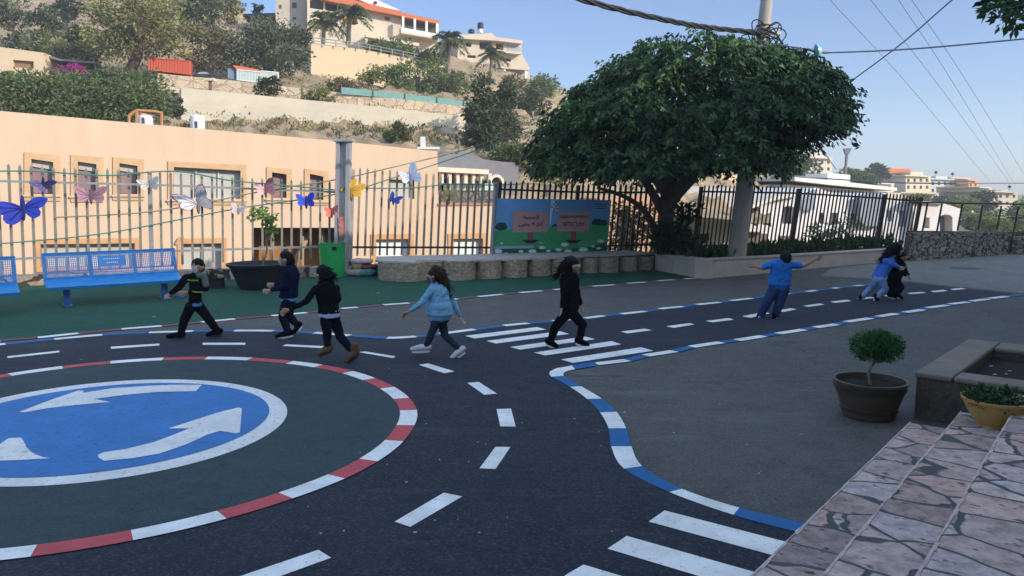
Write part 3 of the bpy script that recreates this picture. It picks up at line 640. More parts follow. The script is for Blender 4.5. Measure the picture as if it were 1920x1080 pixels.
tc = D(1295, 300, 26.0); tc = Vector((tc.x*23.7/26, 23.7, (tc.z-H)*23.7/26+H))
mbc = MB(); rg = np.random.default_rng(11); AX, AY, AZ = 4.85, 4.1, 3.85
ncl = 0; silh = [(985, 300), (1005, 232), (1035, 168), (1075, 125), (1130, 98), (1200, 80), (1250, 70), (1300, 60), (1340, 63), (1390, 84), (1460, 98), (1500, 100), (1540, 120), (1580, 150), (1602, 190), (1598, 235), (1560, 262), (1520, 278), (1488, 300), (1484, 330), (1440, 338), (1380, 330), (1320, 338), (1200, 345), (1130, 338), (1060, 345), (1010, 332)]
def inside(x, y, poly):
    r = False; j = len(poly)-1
    for i in range(len(poly)):
        if (poly[i][1] > y) != (poly[j][1] > y) and x < (poly[j][0]-poly[i][0])*(y-poly[i][1])/(poly[j][1]-poly[i][1])+poly[i][0]: r = not r
        j = i
    return r
def topx(P):
    v = Vector(P)-Vector((0, 0, H)); f = Vector((0, math.cos(PITCH), -math.sin(PITCH))); u = Vector((0, math.sin(PITCH), math.cos(PITCH)))
    return 960+FPX*v.x/v.dot(f), 540-FPX*v.dot(u)/v.dot(f)
# sprays of drooping leaflets through a dome; the outline keeps the surveyed lopsided shape
def spray(c, az, L, nleaf, m, droop):
    """one compound-leaf spray: arching stalk with leaflets both sides"""
    d = np.array([math.cos(az), math.sin(az), 0]); sd = np.array([-math.sin(az), math.cos(az), 0]); V = []
    tt = rg.uniform(.05, 1, nleaf); side = rg.choice([-1, 1], nleaf)
    P = c+d*(tt*L)[:, None]+np.array([0, 0, 1.])*((.25*tt-droop*tt*tt)*L)[:, None]+rg.normal(0, .04, (nleaf, 3))
    dn = sd*side[:, None]*.9+d*.55+np.array([0, 0, -.55-droop*.4])
    return leaf_quads(P, dn, .175, .42, .15, rg)
count = 0
while count < 3300:
    ph = rg.uniform(0, 2*math.pi); u = rg.uniform(-.12, 1); rr = (1-u*u)**.5 if u > 0 else 1
    sh = rg.uniform(.78, 1.0) if rg.random() < .72 else rg.uniform(.3, .8)
    p = np.array([AX*rr*math.cos(ph)*sh, AY*rr*math.sin(ph)*sh, AZ*max(u, -.1)*sh*(1+.1*math.sin(3*ph+1))])
    p[2] += .13*p[0]-.25
    c = np.array(tc[:])+p; x, y = topx(c)
    tx_, ty_ = topx(c+np.array([math.cos(ph)*.5, math.sin(ph)*.5, -.18]))
    if not (inside(x, y+6, silh) and inside(tx_, ty_+4, silh)): continue
    # leave uneven gaps between the tiers
    if math.sin(c[0]*1.5+.8)*math.sin(c[1]*1.3)*math.sin(c[2]*2.6+1) > .30: continue
    count += 1; az = ph+rg.normal(0, .5)
    m = lf_b if rg.random() < .55 else lf_a
    if p[0] < -3 and p[2] < 0.8 and rg.random() < .25: m = lf_c
    mbc.quads(spray(c, az, rg.uniform(.5, .95), int(rg.integers(18, 32)), m, rg.uniform(.35, .8)), m)
mbc.build('crown', t0, smooth=0)
mb2 = MB(); crown(mb2, D(1283, 398, 25.0), (.55, .5, .35), 20, 22, .16, [lf_a, lf_b], 14, cl=.4); mb2.build('side_shoot', t0, smooth=0)

# ---------------- utility pole with cables
conc = M('weathered concrete pole', (.38, .345, .30), (.29, .265, .235), 3, bump=.25, rough=.9, stretch=(3, 3, .6)); blk = M('black cable', (.014, .014, .015), (.02, .02, .021), 5, rough=.6); gl = M('galvanised bracket', (.25, .25, .25), (.16, .16, .17), 8, rough=.5, metal=.7)
PY = 23.0; pb, pt = D(1379, 486, PY), D(1452, -120, PY); t0 = thing('utility_pole', 'tall grey concrete pole rising through the tree crown', 'pole', pb)
mb = MB(); mb.tube([pb-Vector((0, 0, .2)), pt], [.275, .14], conc, 18); mb.build('pole_shaft', t0)
pole = lambda py: D(1379+(1452-1379)*(486-py)/606, py, PY)
mb = MB(); rr = random.Random(2)
for i in range(7):
    p = pole(48+i*8); mb.lathe([(.19, -.02), (.21, 0), (.19, .02)], p, gl, 14)
mb.box(pole(62)+Vector((0, -.1, 0)), (1.0, .09, .09), gl, .2); mb.build('bracket', t0)
mb = MB()
for i in range(22):
    p = pole(rr.uniform(50, 95)); a = rr.uniform(-1.4, 1.4); q = p+Vector((rr.uniform(.22, .62)*(1 if a > 0 else -1), rr.uniform(-.25, .2), rr.uniform(-.5, .15))); mid = p.lerp(q, .6)+Vector((0, -.1, rr.uniform(.02, .22)))
    r2 = pole(rr.uniform(85, 120))+Vector((.1*(1 if a > 0 else -1), -.22, 0))
    mb.tube(curve([p+Vector((0, -.2, 0)), mid, q, q.lerp(r2, .5)+Vector((0, -.05, -.1)), r2], 5), .017, blk, 5)
mb.build('cable_loops', t0)
mb = MB(); jm = M('junction boxes', (.05, .10, .10), (.10, .16, .15), 9, rough=.5)
for dx, py, s in ((-.28, 84, .13), (.06, 88, .12), (-.1, 98, .14), (.2, 100, .1)): mb.box(pole(py)+Vector((dx, -.26, 0)), (s, .12, s*2.1), jm if dx != -.1 else gl)
mb.build('junction_box', t0, smooth=0)
def cable(name, label, pts, r, m, cat='cable', group=None, twist=0):
    c = curve([Vector(p) for p in pts], 10); mb = MB()
    if twist:
        for k in range(twist):
            mb.tube([p+Vector((0, r*.7*math.cos(i*.9+k*2.1), r*.7*math.sin(i*.9+k*2.1))) for i, p in enumerate(c)], r*.55, m, 6)
    else: mb.tube(c, r, m, 6)
    return tag(mb.build(name, loc=c[0]), label, cat, group)
cable('overhead_cable', 'thick twisted black cable bundle reaching the concrete pole', [D(880, -75, 15), D(1095, 0, 17.5), D(1250, 38, 20), D(1340, 53, 21.5), pole(64)+Vector((-.1, -.2, 0))], .06, blk, twist=3)
wire = M('thin grey wire', (.16, .18, .22), (.2, .22, .26), 3, rough=.6); wg = 'thin power lines slanting across the sky'
for i, (x0, x1, y1) in enumerate(((1557, 1860, 345), (1633, 1895, 345), (1685, 1900, 342), (1710, 1925, 335))):
    cable('power_line', ['thin power line starting nearest the pole, falling to the village', 'second thin power line out from the pole, falling to the village', 'third thin power line out from the pole, paired with the outermost', 'outermost of the thin power lines falling to the village'][i], [D(x0-40, -60, 40), D(x0, 0, 46), D(lerp(x0, x1, .52), y1*.5, 75), D(x1, y1, 150)], [.022, .022, .022, .022][i], wire, 'power line', wg)
cable('power_line', 'thin cable rising from behind the tree and crossing the other lines', [D(1585, 160, 26), D(1690, 82, 24), D(1785, 0, 22), D(1900, -95, 20)], .022, wire, 'power line')
cable('power_line', 'long low dark cable across the valley above the white houses', [D(1480, 330, 34), D(1700, 343, 36), D(1960, 343, 40)], .03, wire, 'power line')
cable('power_line', 'nearly level cable holding the glass insulator beside the pole', [pole(82)+Vector((.2, 0, 0)), D(1505, 91, 22.4), D(1530, 97, 22.3), D(1560, 98.5, 22.2), D(1720, 91, 21), D(1960, 69, 20)], .02, wire, 'power line')
cable('power_line', 'short slack wire dropping from the tree crown toward the valley', [D(1525, 255, 27), D(1545, 285, 30), D(1568, 318, 40)], .02, wire, 'power line')
glass = M('teal glass', (.16, .42, .42), (.22, .5, .48), 2, rough=.12, spec=.6); t0 = thing('insulator', 'round teal glass insulator hanging on the cable beside the pole', 'insulator', D(1531, 96, 22.2))
c = D(1531, 96, 22.2); mb = MB(); Q = Matrix.Rotation(R(80), 3, 'Y'); 
prof = [(.03, .12), (.10, .11), (.17, .05), (.19, -.01), (.14, -.03), (.05, -.05)]
mb.lathe(prof, (0, 0, 0), glass, 20); mb.v = [tuple(c+Q@Vector(v)) for v in mb.v]; mb.build('glass_disc', t0)
mb = MB(); mb.tube([D(1512, 91, 22.25), D(1526, 96, 22.2)], .035, gl, 8); mb.tube([D(1536, 98, 22.2), D(1552, 98.5, 22.2)], .035, gl, 8); mb.build('metal_cap', t0)
# green cables strung along the fence up to the tree
gcab = M('green cable sleeve', (.035, .16, .13), (.05, .2, .16), 4, rough=.5); tw = M('thin twine', (.16, .17, .12), (.2, .2, .15), 4, rough=.8)
fp = lambda px, py, o=.12: Plane(fA(0), fA(1))(px, py, o)
cable('green_cable', 'upper dark cable rising from the fence to the tree', [fp(100, 408), fp(300, 395), fp(500, 357), fp(640, 335), fp(760, 308), D(870, 281, 26.5), D(990, 240, 26)], .016, tw)
cable('green_cable', 'lower green sleeved cable rising from the fence to the tree', [fp(0, 457), fp(200, 437), fp(440, 392), fp(640, 362), fp(760, 326), D(870, 290, 26.5), D(990, 247, 26)], .016, gcab)
cable('green_cable', 'green cable tied along the top rail of the left fence', [fp(-60, 322), fp(60, 321), fp(200, 329), fp(290, 322), fp(350, 323), fp(430, 338), fp(560, 350), fp(636, 357)], .018, gcab)
cable('green_cable', 'slack green cable along the fence from the steel column to the banner', [fp(660, 352), fp(760, 353), fp(850, 345), fp(925, 347), D(1010, 345, 30.4), D(1080, 357, 31.5)], .016, gcab)

# ---------------- benches
bl = M('blue bench enamel', (.020, .20, .52), (.03, .26, .60), 5, rough=.38, spec=.5, bump=.05); bld = M('dark blue leg enamel', (.016, .085, .30), (.02, .11, .36), 5, rough=.4, spec=.5)
wtx = M('white lettering', (.75, .78, .82), None, 5)
def bench(label, A, B):
    """A,B: front ends of the seat on the ground"""
    t = thing('park_bench', label, 'bench', A, 'blue benches along the fence'); u = (B-A).normalized(); L = (B-A).length; nv = Vector((-u.y, u.x, 0))
    if nv.y < 0: nv = -nv
    z = Vector((0, 0, 1)); sd = .62
    mb = MB(); prof = [(0, .36), (-.02, .42), (.02, .455), (.12, .45), (.45, .46), (sd, .52), (sd+.02, .49), (.45, .43), (.1, .41), (.04, .40)]
    mb.prism([A+nv*d+z*h for d, h in prof], u*L, bl); fixn(mb.build('seat', t))
    bk = MB(); o = A+nv*(sd+.0); lean = nv*.16
    def bpt(s, h): return o+u*s+lean*((h-.5)/.55)+z*h
    def strip(s0, h0, s1, h1, w, th=.03):
        a, b = bpt(s0, h0), bpt(s1, h1); d = (b-a).normalized(); q = d.cross(nv).normalized()*w/2
        bk.prism([a-q, b-q, b+q, a+q], nv*th, bl)
    for s in (0.04, L*.34, L*.67, L-.04): strip(s, .5, s, 1.06, .07)
    strip(.01, 1.035, L-.01, 1.035, .07, .034); strip(.01, .53, L-.01, .53, .07, .034); strip(.01, .68, L-.01, .68, .018, .026)
    n = int(L/.036)
    for i in range(1, n): strip(L*i/n, .53, L*i/n, 1.04, .013, .012)
    for h in np.arange(.58, 1.0, .042): strip(.04, h, L-.04, h, .009, .010)
    fixn(bk.build('backrest', t, smooth=0))
    p = MB(); p.prism([bpt(L*.40, .74)-nv*.012, bpt(L*.60, .74)-nv*.012, bpt(L*.60, .97)-nv*.012, bpt(L*.40, .97)-nv*.012], nv*.01, bl); pl = fixn(p.build('plaque', t, smooth=0))
    p = MB(); rr = random.Random(4)
    for h, s0, s1 in ((.90, .44, .56), (.82, .46, .54)):
        s = s0
        while s < s1:
            w_ = rr.uniform(.006, .014); a, b = bpt(L*s, h-.015)-nv*.016, bpt(L*(s+w_), h+.01)-nv*.016
            p.prism([a, bpt(L*(s+w_), h-.01)-nv*.016, b, bpt(L*s, h+.018)-nv*.016], nv*.003, wtx); s += w_+.006
    fixn(p.build('lettering', pl, smooth=0))
    for s in (L*.14, L*.86):
        m_ = MB(); c = A+u*s+nv*.30; m_.prism([c-u*.06-nv*.05+z*.02, c+u*.06-nv*.05+z*.02, c+u*.06-nv*.02+z*.42, c-u*.06-nv*.02+z*.42], nv*.12, bld)
        m_.prism([c-u*.07-nv*.30+z*.0, c+u*.07-nv*.30, c+u*.07+nv*.22, c-u*.07+nv*.22], z*.025, bld); fixn(m_.build('leg', t, smooth=0))
    return t
uA = Vector((2.16, 1.45, 0)).normalized(); bA = G(88, 540, .42); bA.z = 0; bB = G(347, 524, .42); bB.z = 0
bench('blue perforated steel bench with a lettered plaque beside the boy in the striped sweater', bA, bB)
e = G(37, 548, .42); e.z = 0; bench('blue steel bench cut off by the edge of the photo', e-uA*3.0, e)

# ---------------- bin, pots, bags, column
grn = M('green plastic bin', (.015, .33, .085), (.012, .27, .065), 3, rough=.4, spec=.5); t0 = thing('waste_bin', 'open green plastic drum bin by the steel column', 'bin', G(624, 519))
c = G(624, 519); rb = .35; hz = zpx(c, 455)
mb = MB(); mb.lathe([(0, 0), (rb*.92, 0), (rb*.95, .04), (rb, hz*.97), (rb*1.04, hz*.97), (rb*1.04, hz), (rb*.95, hz), (rb*.93, hz*.95), (rb*.88, .05), (0, .05)], c, grn, 32); mb.build('drum', t0)
mb = MB(); mb.box(c+Vector((.14, -rb*.985, hz*.86)), (.12, .02, .09), M('bin hole', (.01, .03, .015)), 0); mb.build('handle_hole', t0, smooth=0)
potm = M('black plastic pot', (.016, .018, .022), (.022, .024, .03), 4, rough=.55); c = G(489, 540); Rp = .75
t0 = thing('plant_pot', 'wide black plastic pot holding a thin sapling', 'pot', c); hz = zpx(c, 493)
mb = MB(); mb.lathe([(0, 0), (Rp*.6, 0), (Rp*.66, .02), (Rp*.97, hz*.9), (Rp*1.04, hz*.9), (Rp*1.06, hz), (Rp*.98, hz), (Rp*.93, hz*.9), (Rp*.9, hz*.86)], c, potm, 36); mb.build('pot_body', t0)
mb = MB(); mb.lathe([(0, hz*.87), (Rp*.5, hz*.885), (Rp*.92, hz*.86)], c, soil, 24); mb.build('soil', t0)
t0 = thing('sapling', 'thin young tree with a light green leafy top in the wide black pot', 'tree', c+Vector((0, 0, hz*.88)))
pp = [c+Vector((.05, 0, hz*.85)), D(500, 470, c.y), D(499, 440, c.y), D(505, 400, c.y)]
mb = MB(); mb.tube(curve(pp, 4), [.022]*12+[.012], wood2, 6); mb.build('trunk', t0)
lf_s = Mleaf('fresh sapling leaf', (.14, .24, .05), (.2, .28, .08)); mb = MB(); crown(mb, D(495, 405, c.y), (.30, .28, .2), 16, 20, .11, [lf_s], 5, cl=.35); crown(mb, D(512, 428, c.y), (.15, .15, .25), 8, 16, .11, [lf_s], 6, cl=.4); mb.build('crown', t0, smooth=0)
c = G(400, 540); t0 = thing('plant_pot', 'small black rectangular pot behind the boy in the striped sweater', 'pot', c)
mb = MB(); mb.prism([c+Vector((-.24, -.13, 0)), c+Vector((.24, -.13, 0)), c+Vector((.24, .13, 0)), c+Vector((-.24, .13, 0))], (0, 0, .24), potm); mb.box(c+Vector((0, 0, .25)), (.54, .32, .04), potm); mb.build('pot_body', t0, smooth=0)
mb = MB(); crown(mb, c+Vector((0, 0, .30)), (.2, .12, .07), 14, 12, .08, [lf_dk], 4); mb.build('foliage', t0, smooth=0)
# bags of compost by the column
bagc = [('beige sack lying lowest of the pile by the ledge', (.30, .27, .24), (662, 520), 0, .20, .38), ('teal sack in the pile leaning on the ledge', (.09, .22, .25), (682, 520), 0, .20, .36), ('yellow sack standing in the pile beside the column', (.32, .24, .08), (668, 519), .16, .2, .22), ('dark red sack on top of the teal one', (.22, .05, .05), (685, 519), .19, .13, .34), ('pale pinkish sack on top of the pile', (.50, .42, .44), (674, 519), .33, .15, .40)]
for lab, col, (x, y), z, h, w_ in bagc:
    c = G(x, y)+Vector((0, .35, z+h/2)); m = M(lab+' cloth', col, tuple(v*.7 for v in col), 7, bump=.5, rough=.7); mb = MB(); vs, fs = ico(3)
    V = [Vector((math.copysign(abs(v[0])**.6, v[0])*w_*.8, math.copysign(abs(v[1])**.6, v[1])*.22, math.copysign(abs(v[2])**.7, v[2])*h/2*(1+.12*math.sin(v[0]*7+z*9))))+c for v in vs]
    mb.add(V, fs, m); tag(mb.build('sack', loc=c), lab, 'sack', 'sacks piled by the ledge')
# flattened cardboard and boards on the kerb wall
c = G(640, 517)+Vector((0, 0, .0)); mb = MB(); mb.box(c+Vector((0, .2, .10)), (.75, .3, .09), M('old board', (.20, .14, .11), (.3, .25, .22), 6), .4); tag(mb.build('board', loc=c, smooth=0), 'worn brown board lying on the kerb in front of the green bin', 'board')
# steel column
stl = M('column steel', (.40, .40, .41), (.26, .26, .28), 2, rough=.4, metal=.3, stretch=(6, 6, .3)); cY = fA(TA(642)).y-.15
cb, ct = D(640, 500, cY), D(645, 266, cY); t0 = thing('steel_column', 'grey steel column with a flat cap at the joint of the fences', 'column', (cb.x, cb.y, 0))
mb = MB(); hw = .17
for dx in (-.14, .14): mb.prism([Vector((cb.x+dx-.05, cY-.16, 0)), Vector((cb.x+dx+.05, cY-.16, 0)), Vector((ct.x+dx+.05, cY-.16, ct.z)), Vector((ct.x+dx-.05, cY-.16, ct.z))], (0, .32, 0), stl)
mb.prism([Vector((cb.x-.09, cY-.04, 0)), Vector((cb.x+.09, cY-.04, 0)), Vector((ct.x+.09, cY-.04, ct.z)), Vector((ct.x-.09, cY-.04, ct.z))], (0, .05, 0), stl); fixn(mb.build('column_shaft', t0, smooth=0))
mb = MB(); mb.box(ct+Vector((0, 0, .03)), (.52, .46, .06), stl); mb.build('cap', t0, smooth=0)
rdl = M('red label', (.38, .05, .04), (.5, .3, .26), 12); mb = MB(); p = D(640, 425, cY-.19); mb.box(p, (.13, .012, .55), rdl); mb.build('red_label', t0, smooth=0)

# ---------------- banner
PLb = Plane(fA(TA(932)), fA(TA(1147))); OB = .12
t0 = thing('banner', 'large painted meadow banner with two pink lettered boards on the fence', 'banner', PLb(1035, 425, OB))
bn = lambda x, y, o=0: PLb(915+x/8, 360+y/8, OB+o)
def bpoly(mb, pts, m, o): mb.prism([bn(x, y, o) for x, y in pts], -PLb.n*.002, m)
sk1 = M('banner sky blue', (.12, .30, .56), (.16, .36, .62), 1.2, rough=.45); sk2 = M('banner sunlit streak', (.58, .75, .84), (.48, .68, .8), 2, rough=.45); gr1 = M('banner grass', (.04, .27, .10), (.06, .34, .14), 3, rough=.45); gr2 = M('banner dark grass', (.012, .075, .05), (.02, .10, .06), 4, rough=.45); trb = M('banner tree', (.012, .05, .04), (.02, .065, .05), 6, rough=.5); pk = M('banner pink board', (.44, .24, .22), (.52, .30, .27), 3, rough=.5); pkd = M('banner pink post', (.30, .10, .11), None, 3); wf = M('banner white flower', (.72, .75, .75), (.6, .64, .65), 9); tx = M('banner dark lettering', (.05, .022, .03), None, 5)
mb = MB(); mb.prism([bn(100, 95), bn(1850, 120), bn(1780, 915), bn(60, 960)], -PLb.n*.04, sk1); mb.build('panel', t0, smooth=0)
mb = MB(); bpoly(mb, [(950, 115), (1010, 112), (1000, 240), (960, 300), (940, 480), (925, 480), (935, 300)], sk2, .003); mb.build('sunlit_streak', t0, smooth=0)  # pale streak painted on the banner in place of sunlight
for cx, cy, rx, ry in ((200, 520, 90, 65), (1000, 510, 45, 30), (1640, 460, 85, 62), (1740, 465, 50, 50)): mb = MB(); bpoly(mb, [(cx+rx*math.cos(t)*(1+.08*math.sin(5*t)), cy+ry*math.sin(t)) for t in np.linspace(0, 2*math.pi, 18, endpoint=False)], trb, .004); mb.build('painted_tree', t0, smooth=0)

mb = MB(); bpoly(mb, [(82, 590), (380, 560), (700, 590), (900, 550), (1000, 510), (1300, 500), (1600, 490), (1812, 520), (1780, 915), (60, 960)], gr1, .005); bpoly(mb, [(66, 860), (700, 850), (1000, 870), (1500, 830), (1790, 760), (1780, 914), (60, 959)], gr2, .007); mb.build('painted_meadow', t0, smooth=0)
for k, (q, px_) in enumerate(((((375, 290), (905, 300), (890, 600), (375, 605)), 640), (((1045, 300), (1535, 300), (1515, 590), (1040, 590)), 1285))):
    mb = MB(); bpoly(mb, [(px_-40, 590), (px_+40, 590), (px_+45, 720), (px_-50, 720)], pkd, .009); bpoly(mb, [(px_-130, 720), (px_+130, 715), (px_+40, 770), (px_-60, 770)], tx, .008); mb.build('painted_post', t0, smooth=0)
    mb = MB(); bpoly(mb, q, pk, .011); mb.build('lettered_board', t0, smooth=0)
mb = MB(); rr = random.Random(8)
for cx, cy, s in ((150, 890, 80), (270, 930, 50), (495, 890, 45), (665, 890, 75), (810, 835, 60), (905, 882, 42), (1060, 865, 58), (1150, 790, 70), (1200, 890, 70), (1430, 865, 85), (1690, 735, 60), (1660, 845, 45), (1575, 815, 35), (205, 768, 25), (790, 760, 20)):
    pts = []; mb = MB()
    for i in range(20):
        t = 2*math.pi*i/20; k = 1 if i % 2 else .62; pts.append((cx+s*k*math.cos(t), cy+s*.52*k*math.sin(t)))
    bpoly(mb, pts, wf, .012); mb.build('painted_flower', t0, smooth=0)
mb = MB(); bpoly(mb, [(80, 815), (680, 805), (685, 835), (80, 855)], M('banner strip', (.36, .42, .55), None, 4), .010)
mb.build('painted_strip', t0, smooth=0)
mb = MB()
for i in range(10):
    t = 2*math.pi*i/10; cx, cy = 1005+42*math.cos(t), 225+42*math.sin(t); bpoly(mb, [(cx+16*math.cos(a), cy+16*math.sin(a)) for a in np.linspace(0, 6.28, 8, endpoint=False)], M('emblem red', (.38, .12, .13)) if i % 2 else wf, .006)
for i, yy in enumerate((185, 218, 250)): bpoly(mb, [(1590+i*8, yy-9), (1770, yy-6), (1770, yy+5), (1590+i*8, yy+2)], M('banner small print', (.03, .08, .2)), .006)
mb.build('emblem', t0, smooth=0)
def text_on(txt, x, y, hpx, wpx, parent):
    cu = bpy.data.curves.new('lettering', 'FONT'); cu.body = txt; cu.align_x = 'CENTER'; cu.align_y = 'CENTER'; cu.size = 1; cu.extrude = .003; cu.materials.append(tx); cu.offset = .012
    o = bpy.data.objects.new('lettering', cu); COL.objects.link(o); bpy.context.view_layer.update()
    w_ = max(o.dimensions.x, .01); h_ = max(o.dimensions.y, .01)
    a, b = bn(x-wpx/2, y, .016), bn(x+wpx/2, y, .016); up = (bn(x, y-hpx/2, .016)-bn(x, y+hpx/2, .016)); u = b-a
    mw = Matrix((( *(u/w_), ), )) if False else None
    X = u/w_; Y = up/h_; Z = PLb.n
    dg = bpy.context.evaluated_depsgraph_get(); me = bpy.data.meshes.new_from_object(o.evaluated_get(dg)); bpy.data.objects.remove(o)
    o = bpy.data.objects.new('lettering', me); COL.objects.link(o)
    o.parent = parent; mtx = Matrix(((X.x, Y.x, Z.x, 0), (X.y, Y.y, Z.y, 0), (X.z, Y.z, Z.z, 0), (0, 0, 0, 1))); mtx.translation = bn(x, y, .016)-Vector(parent.location)
    o.matrix_local = mtx; return o
# Arabic in visual order with joined forms, Hebrew in visual order
ar1 = ''.join(reversed('\uFE8D\uFEDF\uFEE4\uFEA4\uFE92\uFE94')); ar2 = ''.join(reversed('\uFEDB\uFEE8\uFEB0 \uFEFB \uFEF3\uFED4\uFEE8\uFEF0'))
he1 = ''.join(reversed('\u05d4\u05d4\u05e1\u05ea\u05e4\u05e7\u05d5\u05ea \u05d1\u05de\u05d5\u05e2\u05d8')); he2 = ''.join(reversed('\u05d0\u05d5\u05e6\u05e8 \u05d1\u05dc\u05d5\u05dd'))
text_on(ar1, 650, 380, 70, 230, t0); text_on(ar2, 645, 480, 70, 370, t0); text_on(he1, 1300, 372, 50, 430, t0); text_on(he2, 1285, 478, 70, 320, t0)
t1 = thing('sign_post', 'thin steel post at the edge of the banner nearest the column', 'post', fA(TA(926)))
mb = MB(); p0, p1 = PLb(921, 485, .2), PLb(929, 344, .2); mb.tube([p0, p1], .055, railm, 8); mb.build('post_shaft', t1); mb = MB(); mb.box(p1, (.14, .14, .03), railm); mb.build('cap', t1, smooth=0)

# ---------------- butterflies on the fence
PLf = Plane(fA(0), fA(1))
WING = [(0, .06), (.18, .30), (.45, .52), (.75, .60), (1.0, .52), (.93, .30), (.78, .10), (.62, .0), (.70, -.16), (.66, -.36), (.48, -.50), (.28, -.46), (.12, -.28), (0, -.10)]
def butterfly(label, cx, cy, wl, wr, hl, hr, al, ar, colL, colR, edge=None):
    """wing widths/heights in px, angles in degrees of each wing's axis"""
    o = PLf(cx, cy, .17); t = thing('butterfly', label, 'butterfly', o, 'cut-out butterflies on the fence'); s = (PLf(cx+1, cy, .17)-o).length; u = PLf.u; z = Vector((0, 0, 1))
    for sg, wpx, hpx, ang, col in ((-1, wl, hl, al, colL), (1, wr, hr, ar, colR)):
        m = M('wing '+str(col), col, tuple(v*.78 for v in col), 9, rough=.5, spec=.3); mb = MB(); ca, sa = math.cos(R(ang)), math.sin(R(ang)); pts = []
        for x, y in WING:
            X, Y = x*wpx, y*hpx; xx = X*ca-Y*sa; yy = X*sa+Y*ca; pts.append(o+u*(sg*xx*s)+z*(yy*s)+PLf.n*(.03+abs(x)*.12))
        mb.prism(pts, PLf.n*.012, m)
        if edge:
            me_ = M('wing edge '+str(edge), edge, None, 5); P = [o+(p-o)*1.10+PLf.n*(-.02) for p in pts]; mb.prism(P, PLf.n*.008, me_)
        # veins raised a little on the wing
        md = M('vein '+str(col), tuple(v*.55 for v in col), None, 5)
        for kk in (2, 4, 6, 9, 11): mb.tube([o+PLf.n*.045, pts[kk].lerp(o, .18)+PLf.n*.014], .012*wpx/40, md, 4)
        fixn(mb.build('wing', t, smooth=0))
    mb = MB(); m = M('butterfly body '+str(colR), tuple(v*.4 for v in colR), None, 5); mb.ball(o+PLf.n*.04, (.03+wl*s*.05, .03, (hl+hr)*.30*s), m, 2); mb.build('body', t)
NV = (.018, .03, .30)
butterfly('biggest deep blue butterfly on the fence behind the cut-off bench', 44, 390, 62, 50, 52, 42, -22, -2, (.02, .035, .36), (.025, .05, .42))
butterfly('dark navy and purple butterfly below the top rail', 82, 344, 19, 27, 30, 20, -40, -14, (.03, .03, .16), (.035, .03, .13))
butterfly('dusty mauve butterfly spread wide over a house window', 171, 368, 33, 37, 29, 29, 8, 8, (.36, .20, .27), (.33, .19, .26))
butterfly('grey-white butterfly on the tall fence post', 282, 347, 25, 21, 17, 24, 2, 14, (.48, .50, .54), (.40, .43, .48))
butterfly('large white butterfly with mauve rim', 372, 382, 48, 30, 27, 44, 4, 38, (.70, .66, .72), (.40, .40, .46), (.30, .13, .22))
butterfly('faint lilac butterfly next to the sapling leaves', 447, 394, 17, 18, 19, 13, 20, 6, (.60, .50, .58), (.55, .55, .62))
butterfly('pink butterfly with one mauve wing', 498, 357, 22, 24, 20, 30, 4, 28, (.72, .42, .44), (.32, .17, .22))
butterfly('bright blue butterfly between the sapling and the steel column', 574, 379, 23, 20, 20, 24, 14, 20, (.035, .09, .62), (.02, .045, .48))
butterfly('small coral red butterfly beside the steel column', 622, 399, 16, 16, 17, 18, 6, 22, (.62, .17, .12), (.40, .11, .12))
butterfly('golden yellow butterfly across the steel column', 657, 357, 17, 29, 34, 24, 62, -4, (.62, .42, .06), (.70, .40, .05))
butterfly('pale sky-blue butterfly right of the column', 769, 334, 24, 24, 20, 34, 2, 40, (.55, .60, .78), (.36, .46, .72))
butterfly('little dark blue butterfly below the pale sky-blue one', 737, 375, 13, 17, 20, 14, 40, -4, (.03, .06, .34), (.03, .07, .40))
butterfly('pale straw yellow butterfly in front of the grey patio', 841, 371, 16, 19, 22, 22, 30, 18, (.58, .48, .20), (.60, .50, .24))

